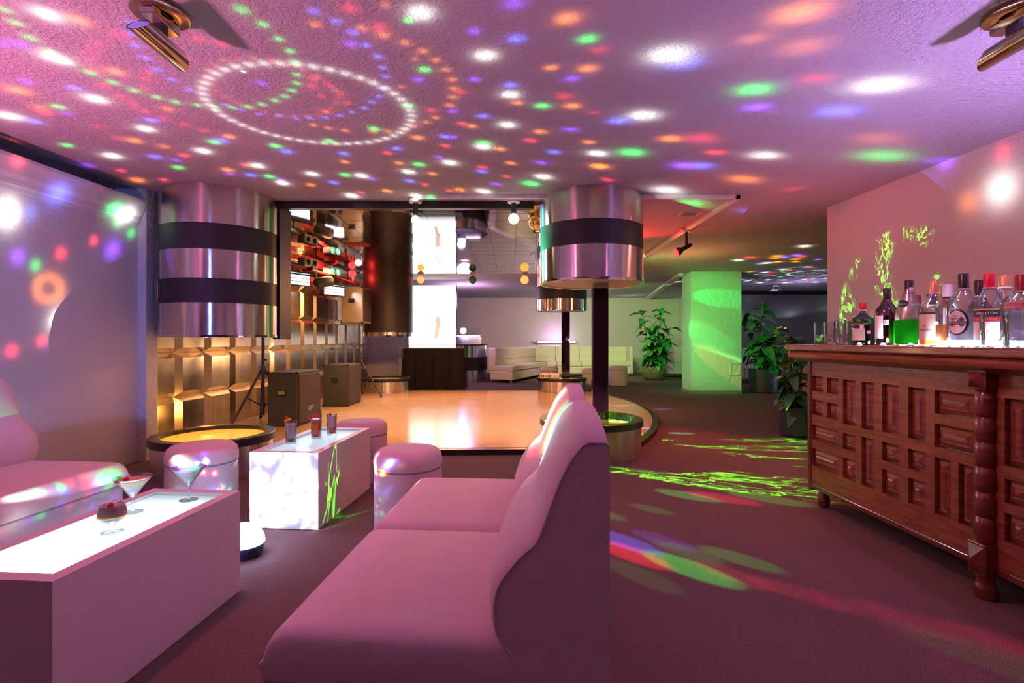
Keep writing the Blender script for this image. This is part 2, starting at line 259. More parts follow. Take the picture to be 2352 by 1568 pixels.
# spots of the dome lamp: where each lands in the room (x, y, z), gel, radius, strength
DOTS=[(-1.99,2.19,2.51,'w',0.038,1),(-2.26,2.53,2.51,'w',0.042,1),(-2.41,2.96,2.51,'w',0.041,1),(-3.13,3.19,2.51,'w',0.047,1),(-2.42,3.38,2.51,'w',0.037,1),(-3.03,3.88,2.51,'w',0.043,1),(-2.28,3.78,2.51,'w',0.038,1),(-2.04,4.1,2.51,'w',0.038,1),(-2.04,4.55,2.51,'w',0.038,1),(-2.14,2.16,2.51,'g',0.018,0.6),(-2.18,2.25,2.51,'g',0.019,0.6),(-2.22,2.36,2.51,'g',0.02,0.6),(-2.23,2.47,2.51,'g',0.018,0.6),(-2.23,2.57,2.51,'g',0.019,0.6),(-2.2,2.67,2.51,'g',0.022,0.6),(-2.16,2.77,2.51,'g',0.02,0.6),(-2.11,2.86,2.51,'g',0.021,0.6),(-2.04,2.94,2.51,'g',0.019,0.6),(-1.97,3,2.51,'g',0.019,0.6),(-1.87,3.04,2.51,'g',0.017,0.6),(-1.78,3.07,2.51,'g',0.017,0.6),(-1.68,3.07,2.51,'g',0.017,0.6),(-1.58,3.06,2.51,'g',0.017,0.6),(-1.48,3.03,2.51,'g',0.017,0.6),(-1.38,2.98,2.51,'g',0.016,0.6),(-1.3,2.93,2.51,'g',0.016,0.6),(-1.23,2.86,2.51,'g',0.016,0.6),(-1.17,2.78,2.51,'g',0.015,0.6),(-1.13,2.69,2.51,'g',0.015,0.6),(-1.09,2.57,2.51,'g',0.017,0.6),(-1.07,2.47,2.51,'g',0.016,0.6),(-1.08,2.37,2.51,'g',0.015,0.6),(-1.1,2.26,2.51,'g',0.017,0.6),(-1.14,2.16,2.51,'g',0.02,0.6),(-2.71,3.06,2.51,'g',0.022,1),(-3.19,3.67,2.51,'g',0.024,1),(-2.7,4.14,2.51,'g',0.027,1),(-2.1,3.61,2.51,'g',0.027,1),(-1.7,3.68,2.51,'g',0.027,1),(-2.07,4.37,2.51,'g',0.028,1),(-2.42,2.83,2.51,'b',0.023,1),(-3.05,3.27,2.51,'b',0.027,1),(-2.29,3.25,2.51,'b',0.027,1),(-2.72,3.9,2.51,'b',0.032,1),(-2.03,3.58,2.51,'b',0.03,1),(-1.67,3.79,2.51,'b',0.031,1),(-2.21,4.33,2.51,'b',0.032,1),(-1.78,2.42,2.51,'b',0.018,0.6),(-1.81,2.53,2.51,'b',0.019,0.6),(-1.83,2.64,2.51,'b',0.019,0.6),(-1.82,2.74,2.51,'b',0.018,0.6),(-1.8,2.85,2.51,'b',0.018,0.6),(-1.7,3.03,2.51,'b',0.014,0.6),(-1.64,3.1,2.51,'b',0.014,0.6),(-1.56,3.16,2.51,'b',0.014,0.6),(-1.45,3.19,2.51,'b',0.015,0.6),(-1.36,3.22,2.51,'b',0.015,0.6),(-1.73,2.33,2.51,'b',0.015,0.6),(-1.68,2.25,2.51,'b',0.014,0.6),(-2.62,2.76,2.51,'v',0.025,0.6),(-2.74,3.15,2.51,'v',0.023,0.6),(-2.32,2.41,2.51,'v',0.027,0.6),(-3.39,4.09,2.51,'v',0.038,0.6),(-2.61,3.97,2.51,'v',0.025,0.6),(-2.37,4.3,2.51,'v',0.028,0.6),(-2.01,4.47,2.51,'v',0.029,0.6),(-1.36,2.78,2.51,'v',0.02,0.6),(-2.4,2.41,2.51,'v',0.022,0.6),(-1.89,2.23,2.51,'o',0.029,1),(-2.06,2.66,2.51,'o',0.029,1),(-2.76,2.86,2.51,'o',0.042,1),(-2.64,3.58,2.51,'o',0.033,1),(-3.27,4.47,2.51,'o',0.041,1),(-1.94,3.51,2.51,'o',0.026,1),(-2.33,4.2,2.51,'o',0.031,1),(-2.83,3.07,2.51,'o',0.034,0.5),(-2.51,3.69,2.51,'o',0.03,0.5),(-2.08,3.09,2.51,'o',0.028,0.5),(-2.87,3.14,2.51,'r',0.026,1),(-3.54,3.59,2.51,'r',0.03,1),(-3.22,4.22,2.51,'r',0.023,1),(-3.03,4.46,2.51,'r',0.025,1),(-2.48,3.87,2.51,'r',0.028,1),(-2.13,4.09,2.51,'r',0.023,1),(-1.8,2.34,2.51,'r',0.026,0.4),(-1.95,2.41,2.51,'r',0.022,0.4),(-2.03,2.47,2.51,'r',0.02,0.4),(-2.11,2.55,2.51,'r',0.021,0.4),(-2.15,2.64,2.51,'r',0.022,0.4),(-2.24,2.81,2.51,'r',0.023,0.4),(-2.24,2.93,2.51,'r',0.024,0.4),(-2.24,3.02,2.51,'r',0.025,0.4),(-2.24,3.12,2.51,'r',0.026,0.4),(-2.19,3.22,2.51,'r',0.024,0.4),(-2.13,3.32,2.51,'r',0.024,0.4),(-2.05,3.41,2.51,'r',0.022,0.4),(-1.37,2.41,2.51,'r',0.022,0.4),(-1.45,2.37,2.51,'r',0.022,0.4),(-1.61,2.53,2.51,'r',0.016,0.4),(-1.9,2.67,2.51,'r',0.02,0.4),(-1.96,2.74,2.51,'r',0.018,0.4),(-2.03,2.83,2.51,'r',0.018,0.4),(-2.7,3.34,2.51,'r',0.025,0.4),(-2.73,3.54,2.51,'r',0.026,0.4),(-0.39,2.18,2.51,'w',0.036,1),(-0.13,2.51,2.51,'w',0.035,1),(-0.01,2.91,2.51,'w',0.032,1),(-0.03,3.32,2.51,'w',0.033,1),(-0.21,3.7,2.51,'w',0.034,1),(-0.49,4.03,2.51,'w',0.037,1),(-0.86,4.25,2.51,'w',0.035,1),(-1.28,4.35,2.51,'w',0.036,1),(-1.68,4.3,2.51,'w',0.035,1),(-1.55,4.96,2.51,'w',0.046,1),(0.64,3.83,2.51,'w',0.042,1),(0.27,4.38,2.51,'w',0.044,1),(-0.27,4.81,2.51,'w',0.044,1),(-0.93,4.96,2.51,'w',0.041,1),(-0.45,2.64,2.51,'g',0.019,1),(-0.62,3.05,2.51,'g',0.02,1),(-0.91,3.38,2.51,'g',0.022,1),(-1.28,3.59,2.51,'g',0.023,1),(0.35,2.37,2.51,'g',0.024,1),(0.18,3.05,2.51,'g',0.025,1),(-0.2,3.63,2.51,'g',0.03,1),(-0.74,4.07,2.51,'g',0.03,1),(-1.41,4.33,2.51,'g',0.028,1),(0.17,4.57,2.51,'g',0.046,1),(-0.77,4.99,2.51,'g',0.027,1),(-0.45,2.23,2.51,'g',0.012,1),(-0.84,2.17,2.51,'b',0.016,0.7),(-0.77,2.24,2.51,'b',0.016,0.7),(-0.72,2.32,2.51,'b',0.017,0.7),(-0.69,2.42,2.51,'b',0.016,0.7),(-0.66,2.52,2.51,'b',0.016,0.7),(-0.66,2.62,2.51,'b',0.014,0.7),(-0.67,2.71,2.51,'b',0.015,0.7),(-0.71,2.83,2.51,'b',0.016,0.7),(-0.76,2.93,2.51,'b',0.015,0.7),(-0.82,3,2.51,'b',0.015,0.7),(-0.89,3.08,2.51,'b',0.016,0.7),(-0.98,3.13,2.51,'b',0.014,0.7),(-1.07,3.18,2.51,'b',0.015,0.7),(-1.17,3.21,2.51,'b',0.015,0.7),(-1.27,3.22,2.51,'b',0.015,0.7),(0.02,2.37,2.51,'b',0.024,1),(-0.01,2.8,2.51,'b',0.023,1),(-0.18,3.19,2.51,'b',0.023,1),(-0.46,3.51,2.51,'b',0.023,1),(-0.84,3.73,2.51,'b',0.024,1),(-1.26,3.83,2.51,'b',0.025,1),(0.31,3.8,2.51,'b',0.028,1),(-0.25,4.24,2.51,'b',0.027,1),(-0.9,4.5,2.51,'b',0.029,1),(-1.58,4.54,2.51,'b',0.029,1),(-0.76,2.41,2.51,'v',0.02,0.7),(-0.5,2.74,2.51,'v',0.02,0.7),(0.01,2.12,2.51,'v',0.027,0.7),(0.32,2.73,2.51,'v',0.025,0.7),(0.39,3.39,2.51,'v',0.028,0.7),(-0.36,3.12,2.51,'v',0.02,0.7),(-0.4,3.52,2.51,'v',0.019,0.7),(-0.56,3.9,2.51,'v',0.021,0.7),(0.23,4.03,2.51,'v',0.03,0.7),(-0.14,4.59,2.51,'v',0.029,0.7),(-0.17,2.31,2.51,'v',0.019,0.7),(-0.2,2.74,2.51,'v',0.02,0.7),(-1.21,4.44,2.51,'v',0.024,0.7),(-0.87,2.26,2.51,'o',0.017,0.55),(-0.67,2.29,2.51,'o',0.017,0.55),(-0.59,2.34,2.51,'o',0.021,0.55),(-0.5,2.4,2.51,'o',0.018,0.55),(-0.43,2.47,2.51,'o',0.018,0.55),(-0.38,2.55,2.51,'o',0.016,0.55),(-0.34,2.64,2.51,'o',0.017,0.55),(-0.32,2.74,2.51,'o',0.018,0.55),(-0.32,2.84,2.51,'o',0.018,0.55),(-0.34,2.94,2.51,'o',0.019,0.55),(-0.37,3.04,2.51,'o',0.02,0.55),(-0.48,3.21,2.51,'o',0.018,0.55),(-0.55,3.28,2.51,'o',0.018,0.55),(-0.64,3.34,2.51,'o',0.018,0.55),(-0.72,3.39,2.51,'o',0.017,0.55),(-0.83,3.42,2.51,'o',0.018,0.55),(-0.93,3.43,2.51,'o',0.018,0.55),(-1.11,3.41,2.51,'o',0.018,0.55),(-1.21,3.37,2.51,'o',0.017,0.55),(-1.29,3.32,2.51,'o',0.017,0.55),(0.24,2.22,2.51,'o',0.031,1),(0.2,2.62,2.51,'o',0.019,1),(0.39,2.63,2.51,'o',0.027,1),(0.36,3.05,2.51,'o',0.028,1),(0.03,3.01,2.51,'o',0.019,1),(0.19,3.43,2.51,'o',0.025,1),(0.54,3.61,2.51,'o',0.023,1),(-0.26,3.34,2.51,'o',0.018,1),(-0.09,3.74,2.51,'o',0.024,1),(-0.65,3.53,2.51,'o',0.026,1),(-0.01,4.04,2.51,'o',0.022,1),(-0.67,4.3,2.51,'o',0.024,1),(-0.89,4.04,2.51,'o',0.022,1),(-1.31,4.01,2.51,'o',0.022,1),(0.7,4.11,2.51,'o',0.034,1),(-0.49,4.76,2.51,'o',0.031,1),(-1.17,4.8,2.51,'o',0.031,1),(-1.81,4.61,2.51,'o',0.025,1),(-0.61,2.82,2.51,'o',0.013,0.4),(-0.48,2.54,2.51,'o',0.012,0.4),(-0.53,2.13,2.51,'o',0.012,0.4),(-0.68,2.15,2.51,'r',0.024,0.45),(-0.59,2.28,2.51,'r',0.025,0.45),(0.42,2.46,2.51,'r',0.023,0.45),(0.3,2.93,2.51,'r',0.03,0.45),(-0.49,3.11,2.51,'r',0.023,0.45),(-0.29,2.88,2.51,'r',0.021,0.45),(0.5,3.14,2.51,'r',0.017,0.45),(-1.06,2.73,2.51,'r',0.02,0.45),(-1.1,2.81,2.51,'r',0.021,0.45),(-1,2.81,2.51,'r',0.013,0.45),(-0.97,2.9,2.51,'r',0.016,0.45),(-1.09,2.93,2.51,'r',0.016,0.45),(-0.97,3.01,2.51,'r',0.017,0.45),(-1.14,3.12,2.51,'r',0.023,0.45),(0.13,3.58,2.51,'r',0.023,1),(-0.32,3.3,2.51,'r',0.018,1),(-0.48,3.68,2.51,'r',0.02,1),(-0.93,3.82,2.51,'r',0.021,1),(-0.24,4.14,2.51,'r',0.023,1),(-0.05,4.37,2.51,'r',0.02,1),(-0.78,4.6,2.51,'r',0.021,1),(-1.43,4.85,2.51,'r',0.02,1),(-0.59,4.79,2.51,'r',0.019,1),(0.83,4.46,2.51,'r',0.029,1),(0.77,2.5,2.51,'w',0.061,1),(2.02,2.8,2.51,'w',0.08,1),(1.91,3.87,2.51,'w',0.062,1),(0.82,3.18,2.51,'w',0.051,1),(1.45,4.77,2.51,'w',0.085,1),(5.03,8.34,2.51,'w',0.074,1),(1.35,2.85,2.51,'g',0.054,1),(2.82,3.88,2.51,'g',0.111,1),(1.84,5.22,2.51,'g',0.1,1),(0.89,3.81,2.51,'g',0.053,1),(0.86,2.57,2.51,'b',0.049,1),(1.99,3.12,2.51,'b',0.07,1),(1.51,4.1,2.51,'b',0.057,1),(0.68,3.26,2.51,'b',0.037,1),(2.57,5.56,2.51,'b',0.078,1),(1.47,3.07,2.51,'v',0.043,1),(1.37,4.1,2.51,'v',0.052,1),(3.33,3.98,2.51,'v',0.071,1),(1.23,2.18,2.51,'o',0.063,1),(2.02,4.45,2.51,'o',0.08,1),(1.1,3.55,2.51,'o',0.041,1),(0.71,4.12,2.51,'o',0.039,1),(1.39,2.43,2.51,'o',0.065,0.35),(1.12,2.37,2.51,'o',0.038,0.35),(2.54,3.55,2.51,'o',0.102,0.35),(4.06,6.99,2.51,'o',0.125,0.35),(2.73,4.79,2.51,'r',0.076,1),(1.52,3.81,2.51,'r',0.036,1),(3.07,5.26,2.51,'r',0.05,1),(1.31,3.54,2.51,'r',0.068,0.45),(1.62,2.73,2.51,'r',0.044,0.45),(3.34,5.17,2.38,'w',0.088,0.5),(3.4,3.56,2.17,'w',0.091,0.5),(3.38,4.19,2.33,'b',0.071,0.5),(3.4,3.55,2.41,'r',0.036,0.5),(3.37,4.46,2.03,'o',0.076,0.3),(3.39,3.8,2.14,'o',0.058,0.3),(3.34,5.22,1.58,'g',0.053,0.4),(3.35,4.98,2.1,'v',0.059,0.4),(-3.5,3.55,2,'w',0.068,0.8),(-3.45,4.56,2.25,'w',0.064,0.8),(-3.48,3.95,1.27,'w',0.06,0.8),(-3.46,4.44,2.28,'g',0.043,1),(-3.48,4.03,1.29,'g',0.018,1),(-3.45,4.64,2.08,'g',0.03,0.35),(-3.49,3.75,1.66,'g',0.029,0.35),(-3.47,4.21,1.17,'g',0.032,0.35),(-3.46,4.49,2.15,'g',0.029,0.35),(-3.48,3.91,2.26,'b',0.07,0.6),(-3.46,4.51,1.64,'b',0.025,0.6),(-3.45,4.56,1.59,'b',0.026,0.6),(-3.46,4.51,1.53,'b',0.023,0.6),(-3.46,4.46,1.54,'b',0.023,0.6),(-3.47,4.28,1.43,'b',0.044,0.25),(-3.49,3.71,2.04,'b',0.043,0.25),(-3.46,4.44,1.9,'v',0.057,0.5),(-3.49,3.62,1.7,'v',0.037,0.5),(-3.48,3.98,1.1,'v',0.051,0.5),(-3.48,3.95,1.78,'r',0.03,0.6),(-3.47,4.25,1.94,'r',0.024,0.6),(-3.46,4.44,1.25,'r',0.032,0.6),(-3.44,4.82,1.27,'r',0.034,0.6),(-3.49,3.8,1.11,'r',0.027,0.6),(-3.48,3.95,1.51,'o',0.03,0.22),(-3.48,3.94,1.46,'o',0.03,0.22),(-3.48,3.9,1.43,'o',0.03,0.22),(-3.48,3.85,1.41,'o',0.029,0.22),(-3.49,3.8,1.42,'o',0.029,0.22),(-3.49,3.77,1.45,'o',0.029,0.22),(-3.49,3.76,1.49,'o',0.029,0.22),(-3.49,3.77,1.54,'o',0.029,0.22),(-3.49,3.8,1.57,'o',0.029,0.22),(-3.48,3.85,1.59,'o',0.029,0.22),(-3.48,3.9,1.58,'o',0.03,0.22),(-3.48,3.94,1.55,'o',0.03,0.22),(-3.5,3.58,1.04,'r',0.03,0.5),(-3.48,4.02,0.54,'r',0.019,0.5),(-3.48,4.04,0.26,'r',0.021,0.5),(-3.47,4.25,0.59,'r',0.015,0.5),(-3.48,3.99,0.66,'b',0.057,0.4),(-3.48,4.04,0.68,'b',0.037,0.4),(-3.48,4,0.35,'b',0.073,0.4),(-3.48,3.86,0.51,'g',0.018,0.3),(-2.19,2.25,0.46,'w',0.044,0.6),(-2.16,2.63,0.47,'w',0.031,0.6),(-2.19,2.26,0.32,'w',0.047,0.6),(-2.18,2.37,0.42,'g',0.014,0.8),(-2.18,2.39,0.3,'g',0.017,0.8),(-2.16,2.71,0.47,'g',0.018,0.8),(-2.16,2.73,0.34,'g',0.023,0.8),(-2.18,2.47,0.41,'g',0.014,0.8),(-2.18,2.47,0.33,'b',0.018,0.6),(-2.18,2.41,0.46,'b',0.025,0.6),(-2.19,2.34,0.43,'v',0.013,0.6),(-2.16,2.67,0.44,'v',0.015,0.6),(-2.16,2.67,0.32,'v',0.017,0.6),(-2.19,2.34,0.3,'v',0.021,0.6),(-2.17,2.52,0.42,'r',0.016,0.6),(-2.17,2.53,0.3,'r',0.014,0.6),(-2.2,2.21,0.29,'r',0.023,0.6),(-2.17,2.6,0.43,'r',0.017,0.6),(-2.16,2.61,0.32,'r',0.017,0.6),(-2.19,2.25,0.43,'r',0.021,0.6),(-2.2,2.2,0.41,'r',0.017,0.6),(-0.62,3.11,2.51,'w',0.02,0.5),(-0.625,3.182,2.51,'w',0.02,0.5),(-0.642,3.253,2.51,'w',0.02,0.5),(-0.669,3.321,2.51,'w',0.02,0.5),(-0.706,3.385,2.51,'w',0.02,0.5),(-0.752,3.444,2.51,'w',0.02,0.5),(-0.807,3.497,2.51,'w',0.02,0.5),(-0.87,3.543,2.51,'w',0.02,0.5),(-0.939,3.581,2.51,'w',0.02,0.5),(-1.012,3.609,2.51,'w',0.02,0.5),(-1.09,3.629,2.51,'w',0.02,0.5),(-1.17,3.639,2.51,'w',0.02,0.5),(-1.25,3.639,2.51,'w',0.02,0.5),(-1.33,3.629,2.51,'w',0.02,0.5),(-1.408,3.609,2.51,'w',0.02,0.5),(-1.481,3.581,2.51,'w',0.02,0.5),(-1.55,3.543,2.51,'w',0.02,0.5),(-1.613,3.497,2.51,'w',0.02,0.5),(-1.668,3.444,2.51,'w',0.02,0.5),(-1.714,3.385,2.51,'w',0.02,0.5),(-1.751,3.321,2.51,'w',0.02,0.5),(-1.778,3.253,2.51,'w',0.02,0.5),(-1.795,3.182,2.51,'w',0.02,0.5),(-1.8,3.11,2.51,'w',0.02,0.5),(-1.795,3.038,2.51,'w',0.02,0.5),(-1.778,2.967,2.51,'w',0.02,0.5),(-1.751,2.899,2.51,'w',0.02,0.5),(-1.714,2.835,2.51,'w',0.02,0.5),(-1.668,2.776,2.51,'w',0.02,0.5),(-1.613,2.723,2.51,'w',0.02,0.5),(-1.55,2.677,2.51,'w',0.02,0.5),(-1.481,2.639,2.51,'w',0.02,0.5),(-1.408,2.611,2.51,'w',0.02,0.5),(-1.33,2.591,2.51,'w',0.02,0.5),(-1.25,2.581,2.51,'w',0.02,0.5),(-1.17,2.581,2.51,'w',0.02,0.5),(-1.09,2.591,2.51,'w',0.02,0.5),(-1.012,2.611,2.51,'w',0.02,0.5),(-0.939,2.639,2.51,'w',0.02,0.5),(-0.87,2.677,2.51,'w',0.02,0.5),(-0.807,2.723,2.51,'w',0.02,0.5),(-0.752,2.776,2.51,'w',0.02,0.5),(-0.706,2.835,2.51,'w',0.02,0.5),(-0.669,2.899,2.51,'w',0.02,0.5),(-0.642,2.967,2.51,'w',0.02,0.5),(-0.625,3.038,2.51,'w',0.02,0.5),(-0.99,2.86,2.51,'o',0.014,0.3),(-1,2.939,2.51,'r',0.014,0.3),(-1.028,3.013,2.51,'o',0.014,0.3),(-1.073,3.079,2.51,'r',0.014,0.3),(-1.133,3.132,2.51,'o',0.014,0.3),(-1.203,3.169,2.51,'r',0.014,0.3),(-1.28,3.188,2.51,'o',0.014,0.3),(-1.36,3.188,2.51,'r',0.014,0.3),(-1.437,3.169,2.51,'o',0.014,0.3),(-1.507,3.132,2.51,'r',0.014,0.3),(-1.567,3.079,2.51,'o',0.014,0.3),(-1.612,3.013,2.51,'r',0.014,0.3),(-1.64,2.939,2.51,'o',0.014,0.3),(-1.65,2.86,2.51,'r',0.014,0.3),(-1.64,2.781,2.51,'o',0.014,0.3),(-1.612,2.707,2.51,'r',0.014,0.3),(-1.567,2.641,2.51,'o',0.014,0.3),(-1.507,2.588,2.51,'r',0.014,0.3),(-1.437,2.551,2.51,'o',0.014,0.3),(-1.36,2.532,2.51,'r',0.014,0.3),(-1.28,2.532,2.51,'o',0.014,0.3),(-1.203,2.551,2.51,'r',0.014,0.3),(-1.133,2.588,2.51,'o',0.014,0.3),(-1.073,2.641,2.51,'r',0.014,0.3),(-1.028,2.707,2.51,'o',0.014,0.3),(-1,2.781,2.51,'r',0.014,0.3),(0.14,2.22,0.78,'g',0.05,2.2),(0.15,2.15,0.8,'w',0.05,1.6),(0.1,2.3,0.7,'w',0.04,1.6),(0.05,2.36,0.6,'g',0.04,1.2),(0.19,1.8,0.84,'g',0.06,1.3),(0.2,1.74,0.86,'b',0.05,1),(0.07,1.72,0.68,'w',0.035,2),(0.1,1.7,0.72,'b',0.045,1.6),(0,1.74,0.58,'g',0.07,0.8),(0.03,1.66,0.64,'v',0.05,0.8),(-0.3,2.25,0.46,'r',0.09,0.3),]
# ------------------------------------------------------------------ mesh helpers
def M(x): return MATS[x]
def box(bm, x0, x1, y0, y1, z0, z1, bev=0.0, seg=2, mat=0):
    b = bmesh.new()
    v = [b.verts.new((x, y, z)) for z in (z0, z1) for y in (y0, y1) for x in (x0, x1)]
    for f in ((0, 2, 3, 1), (4, 5, 7, 6), (0, 1, 5, 4), (2, 6, 7, 3), (0, 4, 6, 2), (1, 3, 7, 5)): b.faces.new([v[i] for i in f])
    if bev: bmesh.ops.bevel(b, geom=list(b.edges), offset=bev, segments=seg, affect='EDGES', profile=.5)
    for f in b.faces: f.material_index = mat
    merge(bm, b); return bm
def merge(bm, b, mtx=None):
    vm = {}
    for v in b.verts: vm[v] = bm.verts.new(mtx @ v.co if mtx is not None else v.co)
    for f in b.faces:
        try:
            g = bm.faces.new([vm[v] for v in f.verts]); g.material_index = f.material_index; g.smooth = f.smooth
        except ValueError: pass
    b.free()
def BX(*a, **k):
    return box(bmesh.new(), *a, **k)
def lathe(bm, prof, seg=24, cx=0, cy=0, a0=0.0, a1=360.0, cap0=True, cap1=True):
    full = abs(a1 - a0) >= 359.9
    n = seg if full else seg + 1
    rings = []
    for r, z in prof:
        if r < 1e-5: rings.append([bm.verts.new((cx, cy, z))])
        else: rings.append([bm.verts.new((cx + r * math.cos(R(a0 + (a1 - a0) * i / seg)), cy + r * math.sin(R(a0 + (a1 - a0) * i / seg)), z)) for i in range(n)])
    for A, B in zip(rings, rings[1:]):
        m = seg
        for i in range(m):
            j = (i + 1) % n if full else i + 1
            try:
                if len(A) == 1 and len(B) == 1: continue
                elif len(A) == 1: bm.faces.new((A[0], B[j], B[i]))
                elif len(B) == 1: bm.faces.new((A[i], A[j], B[0]))
                else: bm.faces.new((A[i], A[j], B[j], B[i]))
            except ValueError: pass
    if full:
        if cap0 and len(rings[0]) > 2: bm.faces.new(rings[0][::-1])
        if cap1 and len(rings[-1]) > 2: bm.faces.new(rings[-1])
    return bm
def LT(prof, seg=24, **k): return lathe(bmesh.new(), prof, seg, **k)
def tube(bm, pts, r, seg=8, r1=None):
    pts = [Vector(p) for p in pts]; rings = []
    for i, p in enumerate(pts):
        t = (pts[min(i + 1, len(pts) - 1)] - pts[max(i - 1, 0)]).normalized()
        u = t.orthogonal().normalized() if i == 0 else (u - t * u.dot(t)).normalized()
        w = t.cross(u); rr = r if r1 is None else r + (r1 - r) * i / (len(pts) - 1)
        rings.append([bm.verts.new(p + (u * math.cos(2 * math.pi * k / seg) + w * math.sin(2 * math.pi * k / seg)) * rr) for k in range(seg)])
    for A, B in zip(rings, rings[1:]):
        for k in range(seg): bm.faces.new((A[k], A[(k + 1) % seg], B[(k + 1) % seg], B[k]))
    bm.faces.new(rings[0][::-1]); bm.faces.new(rings[-1]); return bm
def TB(pts, r, seg=8, r1=None): return tube(bmesh.new(), pts, r, seg, r1)
def prism(bm, poly, z0, z1):
    lo = [bm.verts.new((x, y, z0)) for x, y in poly]; hi = [bm.verts.new((x, y, z1)) for x, y in poly]; n = len(poly)
    bm.faces.new(lo[::-1]); bm.faces.new(hi)
    for i in range(n): bm.faces.new((lo[i], lo[(i + 1) % n], hi[(i + 1) % n], hi[i]))
    return bm
def ball(bm, c, r, seg=12, sq=1.0):
    n = max(4, seg // 2)
    return lathe(bm, [(r * math.sin(math.pi * i / n) if 0 < i < n else 0, c[2] - r * sq * math.cos(math.pi * i / n)) for i in range(n + 1)], seg, c[0], c[1])
def obj(name, bm, mat, parent=None, loc=(0, 0, 0), rot=(0, 0, 0), smooth=False, **props):
    me = bpy.data.meshes.new(name); bmesh.ops.recalc_face_normals(bm, faces=bm.faces); bm.to_mesh(me); bm.free()
    for m in (mat if isinstance(mat, (list, tuple)) else [mat]): me.materials.append(M(m) if isinstance(m, str) else m)
    if smooth:
        me.shade_smooth()
        try: me.set_sharp_from_angle(angle=R(38))
        except Exception: pass
    o = bpy.data.objects.new(name, me); COL.objects.link(o); o.parent = parent; o.location = loc; o.rotation_euler = rot
    for k, v in props.items(): o[k] = v
    return o
def thing(name, label, cat, loc=(0, 0, 0), rz=0.0, group=None, rot=None):
    o = bpy.data.objects.new(name, None); COL.objects.link(o); o.location = loc; o.rotation_euler = rot or (0, 0, rz); o.empty_display_size = .1
    o['label'] = label; o['category'] = cat
    if group: o['group'] = group
    return o
def tag(o, label, cat, group=None):
    o['label'] = label; o['category'] = cat
    if group: o['group'] = group
    return o
def dup(root, loc, rz, label, rot=None):
    r = root.copy(); COL.objects.link(r); r.location = loc; r.rotation_euler = rot or (0, 0, rz); r['label'] = label
    for ch in list(root.children):
        c = ch.copy(); COL.objects.link(c); c.parent = r
        for g in list(ch.children):
            d = g.copy(); COL.objects.link(d); d.parent = c
    return r
def struct(name, bm, mat, label=None, parent=None, **k):
    o = obj(name, bm, mat, parent, **k); o['kind'] = 'structure'
    if label: o['label'] = label
    return o

# ------------------------------------------------------------------ room shell
HC = 2.51
struct('floor', BX(-5, 10, -3.2, 18.0, -.10, 0), 'carpet', 'brown flecked carpet covering the whole floor')
struct('ceiling', BX(-5, 10, -3.2, 18.0, HC, HC + .12), 'ceiling_plaster', 'low stippled plaster ceiling covered with coloured light dots')
aL = R(-2.46)
def wl(y): return -3.45 + .043 * (y - 4.7)
bm = bmesh.new(); prism(bm, [(wl(-3.2), -3.2), (wl(4.72), 4.72), (-4.9, 4.72), (-4.9, -3.2)], 0, 2.30)
struct('wall_left', bm, 'wall_plaster', 'plain plaster wall behind the left sofa')
bm = bmesh.new(); prism(bm, [(wl(-3.2) - .20, -3.2), (wl(4.72) - .20, 4.72), (-4.9, 4.72), (-4.9, -3.2)], 2.30, HC)
struct('wall_left_recess', bm, 'recess_paint', 'dark recess above the crown moulding on the left wall')
# crown moulding along the left wall
def sweep(bm, prof, p0, p1):
    """prof: (out, z) closed polygon, swept from p0 to p1 with out to the right-hand side normal (+x)"""
    A = [bm.verts.new((p0[0] + o, p0[1], z)) for o, z in prof]; B = [bm.verts.new((p1[0] + o, p1[1], z)) for o, z in prof]; n = len(prof)
    for i in range(n): bm.faces.new((A[i], A[(i + 1) % n], B[(i + 1) % n], B[i]))
    bm.faces.new(A[::-1]); bm.faces.new(B); return bm
struct('trim_1', sweep(bmesh.new(), [(0, 2.16), (.012, 2.16), (.014, 2.19), (.03, 2.20), (.035, 2.24), (.06, 2.27), (.085, 2.33), (.10, 2.36), (.10, 2.385), (-.02, 2.385), (-.02, 2.30), (0, 2.30)], (wl(-3.2), -3.2), (wl(4.70), 4.70)), 'moulding_paint', 'white crown moulding along the left wall')
struct('wall_pilaster', BX(-3.60, -3.37, 4.72, 4.86, 0, HC), 'rough_plaster', 'rough plaster pilaster at the corner beside the steel drum')
struct('wall_left_return', BX(-4.9, -3.60, 4.72, 5.2, 0, HC), 'rough_plaster')
struct('wall_right', prism(bmesh.new(), [(3.535 - .0375 * -3.2, -3.2), (3.332, 5.41), (3.55, 5.41), (3.95, -3.2)], 0, HC), 'wall_plaster', 'pink lit plaster wall behind the bar')
struct('wall_rear', BX(-5, 10, -3.35, -3.2, 0, HC), 'rear_paint')
struct('wall_back', BX(-5, 5.7, 17.2, 17.4, 0, HC), 'wall_plaster', 'far lounge wall behind the cream sofa')
struct('wall_back_right', BX(5.6, 10, 14.7, 14.9, 0, HC), 'wall_dark', 'dark alcove wall behind the plants')
struct('wall_alcove_side', BX(5.6, 5.75, 14.7, 17.3, 0, HC), 'wall_plaster')
struct('wall_right_far', BX(9.8, 10, -3.2, 14.8, 0, HC), 'wall_dark')
struct('wall_back_left', BX(-4.9, -2.62, 13.3, 13.5, 0, HC), 'wall_plaster', 'wall panel behind the far left drum')
struct('wall_left_far', BX(-4.95, -4.80, 4.7, 17.3, 0, HC), 'wall_plaster')
struct('trim_2', BX(5.6, 9.8, 14.62, 14.70, 2.40, HC), 'black_edge', 'dark cornice along the alcove wall')
